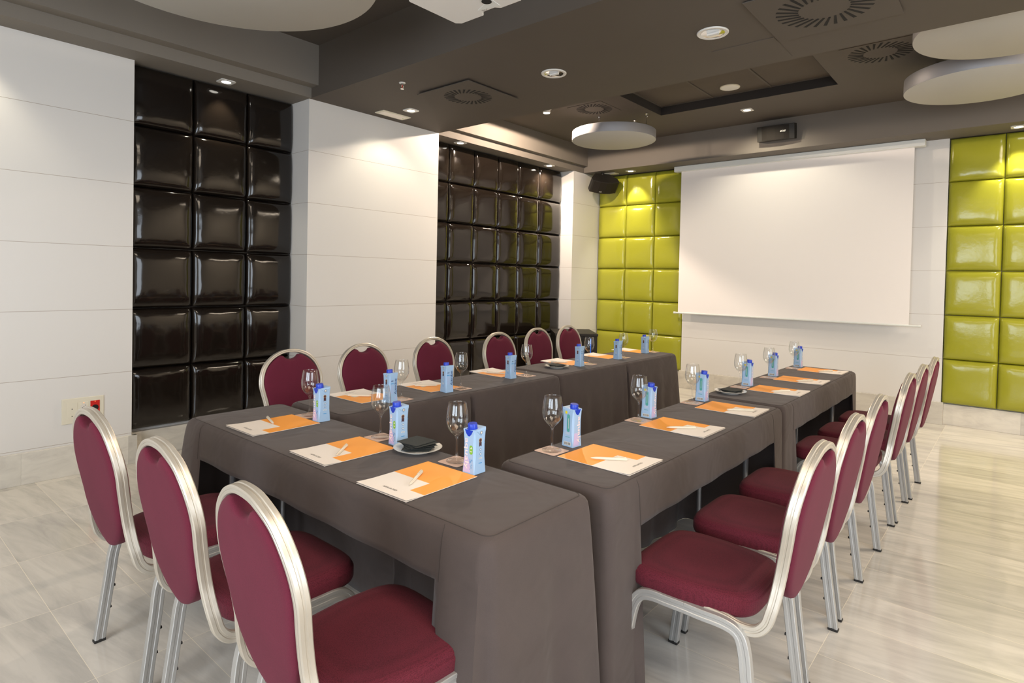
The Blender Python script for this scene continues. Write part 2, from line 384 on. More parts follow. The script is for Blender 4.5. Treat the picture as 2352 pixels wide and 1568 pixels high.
# skirtings
sb = MB()
sb.box(XL, XL+.025, YR_, Y1+.03, 0, .21); sb.box(XC-.06, XL+.025, Y1, Y1+.03, 0, .21)
sb.box(XC-.06, XC-.01, Y1+.03, Y2-.02, 0, .20)
sb.box(XP, XP+.02, Y2-.02, Y3+.02, 0, .21); sb.box(XC-.06, XP, Y2-.02, Y2, 0, .21); sb.box(XC-.06, XP, Y3, Y3+.02, 0, .21)
sb.box(XC-.06, XC-.01, Y3+.02, Y5-.02, 0, .20); sb.box(X3, X3+.02, Y5-.02, YB-.01, 0, .21); sb.box(XC-.06, X3, Y5-.02, Y5, 0, .21)
struct(sb.build('baseboard_left', M['base'], bevel=.002))
sb = MB()
sb.box(X3+.02, -3.496, YB+.012, YB+.058, 0, .215); sb.box(-0.592, XR_, YB+.012, YB+.058, 0, .215)
sb.box(-3.496, -0.592, YB-.045, YB+.05, 0, .232)
struct(sb.build('baseboard_back', M['base'], bevel=.002))
# ceiling
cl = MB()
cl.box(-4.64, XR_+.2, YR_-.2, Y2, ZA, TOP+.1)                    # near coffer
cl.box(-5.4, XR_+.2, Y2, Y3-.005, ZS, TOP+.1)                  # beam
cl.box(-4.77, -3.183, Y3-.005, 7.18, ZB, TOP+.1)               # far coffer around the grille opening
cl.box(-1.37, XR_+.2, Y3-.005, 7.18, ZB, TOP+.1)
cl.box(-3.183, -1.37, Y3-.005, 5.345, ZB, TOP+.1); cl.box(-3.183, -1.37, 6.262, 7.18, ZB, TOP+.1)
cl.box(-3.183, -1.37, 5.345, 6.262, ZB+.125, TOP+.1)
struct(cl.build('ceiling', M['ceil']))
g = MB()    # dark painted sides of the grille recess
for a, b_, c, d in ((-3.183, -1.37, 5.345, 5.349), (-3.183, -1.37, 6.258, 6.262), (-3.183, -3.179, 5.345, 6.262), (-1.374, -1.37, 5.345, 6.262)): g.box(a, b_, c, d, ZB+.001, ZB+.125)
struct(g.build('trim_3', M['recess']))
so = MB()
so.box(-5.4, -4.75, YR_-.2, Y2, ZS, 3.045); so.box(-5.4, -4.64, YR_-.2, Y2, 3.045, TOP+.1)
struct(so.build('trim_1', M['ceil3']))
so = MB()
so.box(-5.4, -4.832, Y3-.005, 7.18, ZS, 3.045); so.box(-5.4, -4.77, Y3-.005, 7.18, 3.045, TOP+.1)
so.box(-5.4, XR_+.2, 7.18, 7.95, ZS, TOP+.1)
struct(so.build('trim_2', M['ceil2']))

# ------------------------------------------------------------------ upholstered panels
def cushion(wd, ht, puff=0.048, seed=0, n=22):
    """pillow in the local XZ plane, puffed toward -Y"""
    rnd = random.Random(seed); ph = [rnd.uniform(0, 6.28) for _ in range(6)]
    g = MB(); v = []
    def edge(t):  # t in -1..1
        return (1-abs(t)**7)**0.55 if abs(t) < 1 else 0
    def lay(i):
        t = -1+2*i/n; return math.copysign(abs(t)**0.62, t)
    for j in range(n+1):
        for i in range(n+1):
            a, b = lay(i), lay(j)
            h = puff*(edge(a)*edge(b))**0.8*(0.86+0.14*(1-a*a)*(1-b*b))
            h += 0.0010*sin(9*b+ph[0])*exp(-((abs(a)-.86)/.12)**2) + 0.0010*sin(9*a+ph[1])*exp(-((abs(b)-.86)/.12)**2)
            h += 0.0012*sin(2.3*a+ph[2])*sin(2.1*b+ph[3])
            if i in (0, n) or j in (0, n): h = 0
            # corners pull in a little
            k = 1-0.004*abs(a*b)**3
            v.append((a*wd/2*k, -h, b*ht/2*k))
    f = [(j*(n+1)+i, j*(n+1)+i+1, (j+1)*(n+1)+i+1, (j+1)*(n+1)+i) for j in range(n) for i in range(n)]
    o = len(v)
    v += [(-wd/2, .045, -ht/2), (wd/2, .045, -ht/2), (wd/2, .045, ht/2), (-wd/2, .045, ht/2)]
    f.append((o, o+1, o+2, o+3))
    f.append((0, *[i for i in range(1, n+1)], o+1, o)); f.append((*[(n)*(n+1)+i for i in range(n, -1, -1)], o+3, o+2))
    f.append((*[j*(n+1) for j in range(n, -1, -1)], o, o+3)); f.append((*[j*(n+1)+n for j in range(n+1)], o+2, o+1))
    g.add(v, f); return g
def panel(label, origin, rz, cols, mt, group):
    """cols: list of (start, end) along local X; rows of 0.4574 down from the soffit"""
    t = empty('upholstered_wall_panel', origin, rz); tag(t, label, 'wall panel', group)
    rows = [(2.511, 2.955)]+[(2.511-.4574*(k+1), 2.511-.4574*k) for k in range(5)]
    protos = {}
    for ci, (a, b) in enumerate(cols):
        for ri, (z0, z1) in enumerate(rows):
            key = (round(b-a, 3), round(z1-z0, 3), (ci*5+ri*3) % 4)
            if key not in protos:
                o = cushion(b-a-.003, z1-z0-.003, 0.05, hash(key) % 999).build('cushion', mt, t, smooth=True, angle=80); protos[key] = o
            else:
                o = protos[key].copy(); COL.objects.link(o); o.parent = t
            o.location = ((a+b)/2, 0, (z0+z1)/2)
    return t
G = 'upholstered wall panels'
# black, on the left wall (local X runs along -Y when rz = +90)
rzl = pi/2
panel('glossy black padded wall panel nearest the camera, between the two white wall blocks', (XC-.03+.022, (Y1+Y2)/2, 0), rzl,
      [(-.6465, -.200), (-.200, .232), (.232, .6465)], M['black_vinyl'], G)
colsB = [4.335, 4.744, 5.16, 5.591, 5.991, 6.426, 6.944]; cb = (colsB[0]+colsB[-1])/2
panel('far glossy black padded wall panel behind the black cabinet', (XC-.03+.022, cb, 0), rzl,
      [(colsB[i]-cb, colsB[i+1]-cb) for i in range(6)], M['black_vinyl'], G)
panel('lime green padded wall panel left of the projection screen', (0, YB+.008, 0), 0, [(X3+.002, -4.379), (-4.379, -3.926), (-3.926, -3.478)], M['green_vinyl'], G)
panel('lime green padded wall panel right of the projection screen', (0, YB+.008, 0), 0, [(-.609, -.163), (-.163, .285), (.285, .733), (.733, 1.18)], M['green_vinyl'], G)

# ------------------------------------------------------------------ projection screen
t = empty('projection_screen', (-2.19, 7.5, 0)); tag(t, 'pulled down white projection screen hanging on the far wall', 'projection screen')
g = MB(); g.box(-1.385, 1.385, -.05, .05, 2.885, 2.955); g.box(-1.35, 1.35, -.035, .06, 2.955, 2.965); g.build('casing', M['casing'], t, bevel=.006)
g = MB(); g.box(-1.30, 1.29, -.004, -.002, 1.02, 2.90); g.build('screen_fabric', M['screen'], t)
g = MB(); g.cyl((-1.34, -.003, 1.012), (1.375, -.003, 1.012), .011, n=14); g.cyl((-1.36, -.003, 1.012), (-1.335, -.003, 1.012), .014); g.cyl((1.37, -.003, 1.012), (1.395, -.003, 1.012), .014)
g.build('bottom_bar', M['casing'], t, smooth=True)
for x in (-1.06, 0.0, 1.08):
    g = MB(); g.box(x-.03, x+.03, -.03, .045, 2.964, 2.972); g.box(x-.012, x+.012, .0, .1, 2.95, 2.965); g.box(x-.02, x+.02, -.045, -.03, 2.95, 2.972)
    g.build('bracket', M['chrome'], t)

# ------------------------------------------------------------------ loudspeakers
def logo(parent, name, txt, length, m4, mt, bold=0.02, shear=0.0, height=None):
    v, f = text_mesh(txt, length, height, bold); v = [(x+shear*y, y, z) for x, y, z in v]
    return MB().add(v, f, 0, m4).build(name, mt, parent)
t = empty('wall_loudspeaker', (-2.18, 7.13, 3.145), rot=(radians(10), 0, radians(3))); tag(t, 'black loudspeaker on the dark bulkhead above the projection screen', 'loudspeaker', 'loudspeakers')
g = MB(); pr = [(-.205, .0), (-.20, -.09), (-.1, -.105), (0, -.11), (.1, -.105), (.20, -.09), (.205, 0), (.13, .05), (-.13, .05)]
g.prism([(x, y+.04) for x, y in pr], -.085, .085); g.build('cabinet', M['black_metal'], t, bevel=.004)
g = MB(); g.prism([(-.175, -.052), (-.09, -.070), (0, -.075), (.09, -.070), (.175, -.052), (.17, -.04), (-.17, -.04)], -.078, .078); g.build('grille', M['black'], t)
logo(t, 'brand_lettering', 'BOSE', .055, Matrix.Translation((.085, -.0755, .01)) @ Matrix.Rotation(radians(90), 4, 'X') @ Matrix.Rotation(radians(2), 4, 'Y'), M['white'], .03, .5)
g = MB(); g.cyl((0, .08, 0), (0, .02, 0), .03); g.build('mount', M['black_metal'], t)

t = empty('wall_loudspeaker', (-4.58, 7.30, 2.79), rot=(radians(42), 0, radians(58))); tag(t, 'black angled loudspeaker in the corner above the lime green panel', 'loudspeaker', 'loudspeakers')
g = MB(); pr = [(-.20, .02), (-.205, -.06), (-.1, -.095), (0, -.105), (.1, -.095), (.205, -.06), (.20, .02), (.11, .13), (-.11, .13)]
g.prism(pr, -.095, .095); g.build('cabinet', M['black_metal'], t, bevel=.005)
g = MB(); g.prism([(-.185, -.068), (-.1, -.098), (0, -.109), (.1, -.098), (.185, -.068), (.18, -.05), (-.18, -.05)], -.088, .088); g.build('grille', M['black'], t)
logo(t, 'brand_lettering', 'BOSE', .035, Matrix.Translation((-.06, -.1075, -.06)) @ Matrix.Rotation(radians(90), 4, 'X') @ Matrix.Rotation(radians(-6), 4, 'Y'), M['white'], .02, .5)
g = MB(); g.cyl((0, .10, .05), (0, .17, .20), .02); g.build('mount', M['black_metal'], t)

# ------------------------------------------------------------------ ceiling fittings
def square_spot(x, y, z, star, label):
    t = empty('ceiling_spotlight', (x, y, z)); tag(t, label, 'ceiling light', 'small square spotlights')
    s = .058
    g = MB(); n = 28
    v = [(s*cx, s*cy, -.006) for cx, cy in ((-1,-1),(1,-1),(1,1),(-1,1))]
    # frame plate with round hole
    sq = []; ci = []
    for i in range(n):
        a = 2*pi*i/n; k = 1/max(abs(cos(a)), abs(sin(a))); sq.append((s*k*cos(a), s*k*sin(a))); ci.append((.036*cos(a), .036*sin(a)))
    for zz in (-.007, 0.0):
        pass
    v = [(x_, y_, -.007) for x_, y_ in sq]+[(x_, y_, -.007) for x_, y_ in ci]+[(x_, y_, .0) for x_, y_ in sq]+[(x_, y_, -.003) for x_, y_ in ci]
    f = [(i, (i+1)%n, n+(i+1)%n, n+i) for i in range(n)]+[(i, 2*n+i, 2*n+(i+1)%n, (i+1)%n) for i in range(n)]+[(n+i, n+(i+1)%n, 3*n+(i+1)%n, 3*n+i) for i in range(n)]
    g.add(v, f); g.build('frame', M['white'], t)
    g = MB(); g.lathe([(.036, -.0035), (.02, -.006), (.001, -.0072)], n, cap0=False); g.build('lamp', M['lampstar'] if star else M['lamp'], t, smooth=True)
    return t
labs = ['small lit square spotlight in the dark beam beside the rectangular emergency light',
        'small lit square spotlight in the soffit above the near black padded panel',
        'small lit square spotlight in the soffit above the start of the far black padded panel',
        'very bright small spotlight in the soffit above the far black padded panel',
        'small lit square spotlight above the left lime green panel',
        'small lit square spotlight above the right lime green panel at the picture edge',
        'small lit square spotlight on the ceiling in front of the central loudspeaker',
        'small lit square spotlight over the near white wall']
for i, (x, y, z, p, c, tt, s) in enumerate(SPOTS[:7]): square_spot(x, y, z, i == 3, labs[i])
t = empty('adjustable_spotlight', (-4.06, 5.27, ZB)); tag(t, 'very bright glaring spotlight on the dark ceiling left of the small round disc', 'ceiling light')
g = MB(); g.lathe([(.055, 0), (.055, -.006), (.040, -.010), (.040, -.045), (.037, -.050), (.034, -.046)], 32, cap0=True); g.build('housing', M['white'], t, smooth=True)
g = MB(); g.lathe([(.034, -.044), (.02, -.051), (.001, -.054)], 28); g.build('lamp', M['lampstar'], t, smooth=True)
for x, y, lb in ((-2.698, 3.58, 'smaller looking of the two unlit round recessed downlights, above the left chairs'), (-1.491, 3.589, 'unlit round recessed downlight nearer the large round air diffuser')):
    t = empty('recessed_downlight', (x, y, ZS)); tag(t, lb, 'ceiling light', 'round unlit downlights')
    g = MB(); g.lathe([(.094, 0), (.094, -.004), (.090, -.008), (.072, -.006), (.070, 0)], 40); g.build('trim_ring', M['white'], t, smooth=True)
    g = MB(); g.lathe([(.070, -.005), (.066, -.003), (.030, -.001), (.001, -.0005)], 40); g.build('reflector', M['chrome'], t, smooth=True)
    g = MB(); g.cyl((-.035, 0, -.006), (.04, 0, -.006), .007); g.cyl((-.03, .02, -.006), (.03, .02, -.006), .005); g.build('bulb', M['white'], t, smooth=True)
for (x, y, sx, sy, lb) in ((-4.60, 3.58, .067, .163, 'cream rectangular emergency light in the dark beam'), (-4.60, 7.43, .16, .066, 'cream rectangular emergency light above the corner loudspeaker')):
    t = empty('emergency_light', (x, y, ZS)); tag(t, lb, 'emergency light')
    g = MB(); g.box(-sx, sx, -sy, sy, -.008, 0); g.build('frame', M['cream'], t, bevel=.002)
    g = MB(); g.box(-sx+.022, sx-.022, -sy+.03, sy-.03, -.011, -.008); g.build('diffuser', M['paper'], t, bevel=.001)
    g = MB(); g.cyl((0, sy-.045 if sy > sx else 0, -.011), (0, sy-.045 if sy > sx else 0, -.013), .004); g.build('indicator', M['leaf'], t)
# sprinkler
t = empty('fire_sprinkler', (-3.788, 3.033, ZS)); tag(t, 'chrome fire sprinkler head on the dark beam', 'sprinkler')
g = MB(); g.lathe([(.026, 0), (.024, -.005), (.012, -.008)], 24, cap0=True); g.build('escutcheon', M['white'], t, smooth=True)
g = MB(); g.cyl((0,0,-.005), (0,0,-.018), .009)
for sgn in (-1, 1):
    P = cr([(sgn*.008, 0, -.018), (sgn*.013, 0, -.03), (sgn*.006, 0, -.045)], 5); g.sweep(P, [(-.002,-.002),(.002,-.002),(.002,.002),(-.002,.002)], [Vector((0,1,0))]*len(P))
g.build('frame_arms', M['chrome'], t)
g = MB(); g.cyl((0,0,-.018), (0,0,-.043), .003); g.build('glass_bulb', M['red'], t)
g = MB(); g.lathe([(.001, -.045), (.014, -.047), (.014, -.049), (.001, -.0485)], 20); g.build('deflector', M['chrome'], t)
# swirl diffusers
def diffuser(x, y, z, R0, R1, plate, label, hang=.012):
    t = empty('swirl_air_diffuser', (x, y, z)); tag(t, label, 'air vent', 'round swirl air diffusers')
    g = MB(); g.box(-plate, plate, -plate, plate, -hang, -hang+.006); g.box(-plate+.03, plate-.03, -plate+.03, plate-.03, -hang+.006, 0); g.build('plate', M['ceil'], t, bevel=.001)
    for k in range(28):
        g = MB(); a = 2*pi*k/28; w_ = .0095
        m4 = Matrix.Rotation(a, 4, 'Z') @ Matrix.Translation((R0, 0, 0)) @ Matrix.Rotation(radians(24), 4, 'Z')
        g.add([(0, -w_*.55, 0), (R1-R0, -w_, 0), (R1-R0, w_, 0), (0, w_*.55, 0), (0, -w_*.55, -.003), (R1-R0, -w_, -.0012), (R1-R0, w_, -.0012), (0, w_*.55, -.003)],
              [(0,1,2,3),(7,6,5,4),(0,4,5,1),(1,5,6,2),(2,6,7,3),(3,7,4,0)], 0, Matrix.Translation((0,0,-hang+.0005)) @ m4)
        g.build('slot', M['dark'], t)
diffuser(-3.589, 3.572, ZS, .115, .205, .30, 'square plate swirl air diffuser between the sprinkler and the bright spotlight', .018)
diffuser(-.876, 3.622, ZS, .13, .25, .33, 'large swirl air diffuser cut by the top edge of the picture')
diffuser(-3.644, 5.589, ZB, .105, .20, .215, 'small swirl air diffuser above the hanging small disc', .004)
diffuser(-.927, 5.598, ZB, .12, .235, .25, 'swirl air diffuser beside the two overlapping discs', .004)
g = MB(); g.box(-.2, .2, -.2, .2, -.003, 0); tag(g.build('access_hatch', M['ceil'], None, loc=(-1.42, 4.08, ZS), bevel=.001), 'flush brown access hatch in the beam beside the grille opening', 'access hatch')
# filter grille
t = empty('return_air_grille', (-2.276, 5.804, ZB+.125)); tag(t, 'recessed brown return air grille in three filter panels', 'air grille')
for k in range(3):
    g = MB(); x0 = -.90+k*.60; g.box(x0+.012, x0+.588, -.44, .44, -.03, -.012); g.build('filter_panel', M['grille'], t)
g = MB()
for x in (-.89, -.3, .3, .89): g.box(x-.009, x+.009, -.45, .45, -.038, -.0)
for y in (-.45, .445): g.box(-.9, .9, y-.006, y+.006, -.036, 0)
g.build('frame', M['ceil'], t)
t = empty('ceiling_loudspeaker', (-2.309, 6.025, ZB+.0945)); tag(t, 'white round ceiling loudspeaker on the middle filter panel', 'ceiling speaker')
g = MB(); g.lathe([(.098, 0), (.096, -.008), (.088, -.010)], 40, cap0=True); g.build('rim', M['cream'], t, smooth=True)
g = MB(); g.lathe([(.088, -.0095), (.04, -.0115), (.001, -.012)], 40); g.build('cover', M['white'], t, smooth=True)
# hanging discs
def disc(x, y, z, r, th, ceil, label, hooks):
    t = empty('hanging_disc', (x, y, z)); tag(t, label, 'ceiling disc', 'hanging round ceiling discs')
    g = MB(); g.lathe([(.001, .0), (r-.004, 0), (r-.001, .002)], 96); g.build('underside', M['disc'], t, smooth=True)
    g = MB(); g.lathe([(r-.001, .002), (r, .004), (r, th-.003), (r-.003, th), (.001, th)], 96); g.build('rim', M['disc_rim'], t, smooth=True)
    for px, py in hooks:
        g = MB()
        g.cyl((px, py, th-.001), (px, py, ceil-z-.01), .003, n=8); g.cyl((px, py, ceil-z-.012), (px, py, ceil-z), .018, n=16)
        P = [(px+.014*cos(q), py, ceil-z-.03+.014*sin(q)) for q in [i*2*pi/14 for i in range(14)]]
        g.sweep(P, [(-.003,-.003),(.003,-.003),(.003,.003),(-.003,.003)], [Vector((0,1,0))]*14, closed=True)
        g.build('eye_hook', M['chrome'], t)
disc(-3.56, 5.87, 3.0, .467, .10, ZB, 'small white round disc hanging left of the projection screen', ((-.20, .0), (.3, .2), (.05, .38)))
disc(-.30, 5.93, 3.0, .50, .11, ZB, 'lower of the two white round discs at the upper right, before the green panel', ((.3, -.2), (-.3, .2), (.1, .35)))
disc(-.05, 4.72, 3.0, .545, .11, ZB, 'upper white round disc at the right, partly hidden by the beam edge', ((.3, -.2), (-.3, .2), (.2, .3)))
disc(-3.0, 1.28, 2.90, .75, .085, ZA, 'big white round disc cut by the top of the picture in the near coffer', ((-.5, -.2), (.4, .3), (0, -.5)))
# projector
t = empty('ceiling_projector', (-1.838, 1.80, 2.60)); tag(t, 'white projector hanging under the near ceiling, seen from below', 'projector')
pts = [(-.198, -.14), (-.18, -.16), (.18, -.16), (.20, -.14), (.20, .13), (.19, .148), (.075, .148), (.055, .128), (.03, .128), (-.02, .128), (-.035, .155), (-.175, .155), (-.198, .135)]
g = MB(); g.prism(pts, 0, .11); g.build('body', M['white'], t, bevel=.004)
g = MB(); g.add([(-.02, .10, -.002), (.09, .125, -.002), (.10, .05, -.001), (-.02, .10, .0), (.09, .125, .0), (.10, .05, .0)], [(0,1,2),(5,4,3),(0,3,4,1),(1,4,5,2),(2,5,3,0)]); g.build('lens_recess', M['casing'], t)
g = MB(); g.cyl((.07, .06, -.001), (.07, .06, -.003), .022, n=24); g.build('lens', M['dark'], t)
g = MB()
for i in range(4):
    for j in range(3):
        if (i*3+j) % 4 != 3: g.box(-.005+i*.008, -.001+i*.008, .108+j*.005, .110+j*.005, -.0006, 0)
g.build('printed_marks', M['ink'], t)
g = MB(); g.cyl((0, 0, .11), (0, 0, ZA-2.60), .022, n=20); g.box(-.08, .08, -.08, .08, .11, .125); g.lathe([(.06, ZA-2.61), (.06, ZA-2.60)], 24, cap0=True, cap1=True); g.build('ceiling_mount', M['white'], t, smooth=True)

# ------------------------------------------------------------------ wall socket plate
t = empty('wall_socket_plate', (XL, 1.215, .355), pi/2); tag(t, 'cream wall plate with data outlets, a white socket and a red socket', 'socket plate')
g = MB(); g.box(-.123, .123, -.010, 0, 0, .175); g.build('plate', M['cream'], t, bevel=.003)
g = MB()
g.box(-.093, -.035, -.012, -.010, .03, .145)
g.build('data_module', M['cream'], t, bevel=.001)
for z in (.115, .065):
    g = MB(); g.box(-.074, -.054, -.0135, -.012, z-.02, z); g.box(-.068, -.060, -.0138, -.0135, z-.015, z-.010, 1); g.build('data_outlet', [M['cream'], M['ink']], t)
g = MB(); g.box(-.025, .032, -.012, -.010, .03, .145); g.build('white_module', M['cream'], t, bevel=.001)
for z in (.112, .062):
    g = MB(); g.cyl((.003, -.012, z), (.003, -.0135, z), .019, n=24)
    for dx, dz in ((-.008, -.008), (0, 0), (.008, .008)): g.cyl((.003+dx, -.0135, z+dz), (.003+dx, -.0139, z+dz), .0024, n=10, mi=1)
    g.build('power_socket', [M['plain'], M['dark']], t)
g = MB(); g.cyl((.003, -.012, .138), (.003, -.0135, .138), .0022, n=10); g.build('indicator', M['orangeled'], t)
g = MB(); g.box(.042, .098, -.0125, -.010, .03, .145); g.build('red_module', M['red'], t)
g = MB(); g.cyl((.07, -.0125, .095), (.07, -.0135, .095), .021, n=24); g.build('power_socket', M['dark'], t)
g = MB(); g.cyl((.07, -.0125, .139), (.07, -.0138, .139), .0022, n=10); g.build('indicator', M['orangeled'], t)
for x, z in ((-.11, .015), (-.11, .16), (.11, .16), (.11, .015)):
    g = MB(); g.cyl((x, -.010, z), (x, -.0115, z), .004, n=12); g.build('screw', M['cream'], t)

# ------------------------------------------------------------------ equipment cabinet in the corner
t = empty('equipment_cabinet', (-4.49, 6.50, 0), radians(42)); tag(t, 'black metal equipment cabinet standing in the corner behind the chairs', 'cabinet')
W2, D2_, H2 = .265, .36, .745
g = MB(); g.box(-W2, W2, -D2_, D2_, 0.02, H2-.03); g.build('body', M['black_metal'], t, bevel=.004)
g = MB(); g.box(-W2-.008, W2+.008, -D2_-.008, D2_+.008, H2-.03, H2); g.build('top_cover', M['black_metal'], t, bevel=.003)
g = MB()
for r_ in range(2):
    for k in range(30): g.box(-.24+k*.016, -.232+k*.016, -D2_+.012+r_*.018, -D2_+.024+r_*.018, H2, H2+.0006)
g.build('top_vents', M['dark'], t)
g = MB(); g.box(-W2+.03, W2-.09, -D2_-.008, -D2_, .10, H2-.06); g.build('glass_door', M['dark'], t, bevel=.002)
g = MB(); g.box(W2-.09, W2-.08, -D2_-.009, -D2_, .10, H2-.06); g.build('blue_strip', M['bluelight'], t)
g = MB()
for k in range(14): g.box(W2-.05, W2-.022, -D2_-.002, -D2_, .18+k*.032, .188+k*.032)
g.build('side_vents', M['dark'], t)
for x in (-.22, .22):
    for y in (-.3, .3):
        g = MB(); g.cyl((x, y, 0), (x, y, .022), .02); g.build('foot', M['rubber'], t)

# ------------------------------------------------------------------ tables and cloths
def outline(Lh, Wh, r=.03):
    pts = []
    def seg(p, q, n):
        for i in range(n): pts.append((p[0]+(q[0]-p[0])*i/n, p[1]+(q[1]-p[1])*i/n))
    def arc(cx, cy, a0, n=6):
        for i in range(n): a = a0+pi/2*i/n; pts.append((cx+r*cos(a), cy+r*sin(a)))
    nl, nw = 96, 26
    seg((-Lh+r, -Wh), (Lh-r, -Wh), nl); arc(Lh-r, -Wh+r, -pi/2); seg((Lh, -Wh+r), (Lh, Wh-r), nw); arc(Lh-r, Wh-r, 0)
    seg((Lh-r, Wh), (-Lh+r, Wh), nl); arc(-Lh+r, Wh-r, pi/2); seg((-Lh, Wh-r), (-Lh, -Wh+r), nw); arc(-Lh+r, -Wh+r, pi)
    return pts
def tablecloth(name_label, loc, rz, Lh, Wh, flare, seed, apron_z=.60, foot=.17, pleat=True, leg_flare=0):
    """flare = (seat side, +x end, far side, -x end)"""
    rnd = random.Random(seed); ph = [rnd.uniform(0, 6.28) for _ in range(8)]
    pts = outline(Lh, Wh); n = len(pts)
    lv = [(.0, .7525, -.050), (.0, .7525, -.030), (.0, .7515, -.018), (.0, .748, -.008), (.0, .742, -.0015), (.0, .732, .003), (.0, .715, .0045), (.0, .69, .005)] + \
         [(0, z, .005) for z in (.66, .62, apron_z, .55, .48, .40, .32, .24, .16, .08, .0012)]
    v = []; 
    def nrm(x, y):
        cx = max(-Lh+.03, min(Lh-.03, x)); cy = max(-Wh+.03, min(Wh-.03, y))
        d = Vector((x-cx, y-cy)); return d.normalized() if d.length > 1e-6 else Vector((0, -1))
    for (_, z, off) in lv:
        dep = max(0, .74-z)
        for (x, y) in pts:
            N = nrm(x, y)
            fx_ = flare[1] if N.x > 0 else flare[3]; fy_ = flare[0] if N.y < 0 else flare[2]
            fl = N.x*N.x*fx_+N.y*N.y*fy_; kf = (dep/.74)**.8
            s = x*7+y*9
            rip = (.013*sin(s*1.3+ph[0])+.010*sin(s*2.9+ph[1])+.006*sin(s*5.3+ph[2]))*(dep/.74)**.8*min(1, fl/.045)
            ap = 0
            if N.y < -.9 and abs(x) < Lh-foot: rip *= .4; ap = .012*dep/.15
            o = off+max(rip, -fl*.8*dep-.004)+ap*.6
            if pleat and N.y > .9: o -= .055*exp(-((x-.02*dep)/.011)**2)*min(1, dep/.06)-.012*exp(-((x-.028-.05*dep)/.022)**2)*min(1, dep/.1)
            # corners hang a little rounder
            cn = min(abs(N.x), abs(N.y))
            o += .02*cn*(dep/.74)*min(1, fl/.045)
            if leg_flare and N.y < -.9 and abs(x) >= Lh-foot-.001: o += leg_flare*(dep/.74)**.7*min(1, (abs(x)-(Lh-foot))/.04+.3)
            if off < -.001: v.append((x*(Lh+off)/Lh, y*(Wh+off)/Wh, z-.0005))
            else:
                zz = max(.0010, z+(.002*sin(s*3+ph[3]) if .55 < z < .64 and ap else 0))
                v.append((x+N.x*(o+fx_*kf), y+N.y*(o+fy_*kf), zz))
    g = MB(); f = []; kA = [i for i, l in enumerate(lv) if l[1] == apron_z][0]
    for k in range(len(lv)-1):
        for i in range(n):
            j = (i+1) % n
            if k >= kA:
                if pts[i][1] < -Wh+.001 and pts[j][1] < -Wh+.001 and abs(pts[i][0]) < Lh-foot and abs(pts[j][0]) < Lh-foot: continue
            f.append((k*n+i, (k+1)*n+i, (k+1)*n+j, k*n+j))
    g.add(v, f)
    # top surface grid inside the innermost ring
    nx, ny = 40, 14; gx = Lh-.045; gy = Wh-.045
    tv = []
    ring = v[:n]
    g.add(ring, [tuple(range(n))])
    o = g.build('tablecloth', M['cloth'], None, smooth=True, loc=loc, rot=(0, 0, rz), angle=60)
    sd = o.modifiers.new('thickness', 'SOLIDIFY'); sd.thickness = .0016; sd.offset = 1
    tag(o, name_label, 'tablecloth', 'grey brown fitted tablecloths')
    # seam lines along the top edge
    P = [(x*(Lh-.016)/Lh, y*(Wh-.016)/Wh, .7528) for x, y in pts]
    sm = MB(); sm.sweep(P, [(-.0010, -.0005), (.0010, -.0005), (.0006, .0006), (-.0006, .0006)], [Vector((0, 0, 1))]*n, closed=True)
    sm.build('seam', M['seam'], o)
    for sx in (-1, 1):      # stitched edge between the leg panel and the apron
        ci = min(range(n), key=lambda q: (abs(pts[q][0]-sx*(Lh-foot+.006))+(0 if pts[q][1] < -Wh+.001 else 9)))
        P = [Vector(v[k*n+ci])+Vector((0, -.0022, 0)) for k in range(3, kA+1)]
        sm = MB(); sm.sweep(P, [(-.0012, -.0006), (.0012, -.0006), (.0012, .0006), (-.0012, .0006)], [Vector((0, -1, .05))]*len(P)); sm.build('seam', M['seam'], o)
    return o
def table(label, loc, rz, Lh, Wh):
    t = empty('folding_table', loc, rz); tag(t, label, 'table', 'cloth covered seminar tables')
    g = MB(); g.box(-Lh+.022, Lh-.022, -Wh+.022, Wh-.022, .715, .7435); g.build('tabletop', M['tabletop'], t, bevel=.003)
    for sx in (-1, 1):
        for sy in (-1, 1):
            g = MB(); g.cyl((sx*(Lh-.22), sy*(Wh-.11), .0), (sx*(Lh-.22), sy*(Wh-.11), .72), .0145, n=18); g.build('leg', M['steel'], t, smooth=True)
        g = MB(); g.cyl((sx*(Lh-.22), -Wh+.06, .66), (sx*(Lh-.22), Wh-.06, .66), .011); g.build('crossbar', M['steel'], t, smooth=True)
RH, RR, RL = 0, pi/2, -pi/2
TABS = [  # loc, rz, Lh, Wh, flare, labels
    ((-1.955, 1.343, 0), RH, .945, .232, (.010, .05, .008, .07), 'front table', 'nearest cross table closing the U, under a long grey brown cloth'),
    ((-1.207, 2.522, 0), RR, .886, .235, (.012, .003, .05, .003), 'near right table', 'nearer table of the right hand row'),
    ((-1.207, 4.362, 0), RR, .926, .235, (.012, .02, .05, .003), 'far right table', 'farther table of the right hand row'),
    ((-2.665, 2.495, 0), RL, .876, .235, (.012, .003, .055, .003), 'near left table', 'nearer table of the left hand row'),
    ((-2.680, 4.315, 0), RL, .921, .235, (.012, .05, .055, .003), 'far left table', 'farther table of the left hand row'),
]
for i, (loc, rz, Lh, Wh, fl, nm, lb) in enumerate(TABS):
    if i == 3 or i == 4: fl = (fl[0], fl[3], fl[2], fl[1]) 
    table('folding table under the cloth of the '+nm+', '+['legs showing below the apron', 'by the nearest burgundy chairs', 'by the far wall at right', 'before the first black padded panel', 'before the far black padded panel'][i], loc, rz, Lh, Wh)
    tablecloth('grey brown fitted cloth on the '+lb.replace(', under a long grey brown cloth', ''), loc, rz, Lh, Wh, fl, 11+i, leg_flare=.07 if i == 0 else 0)

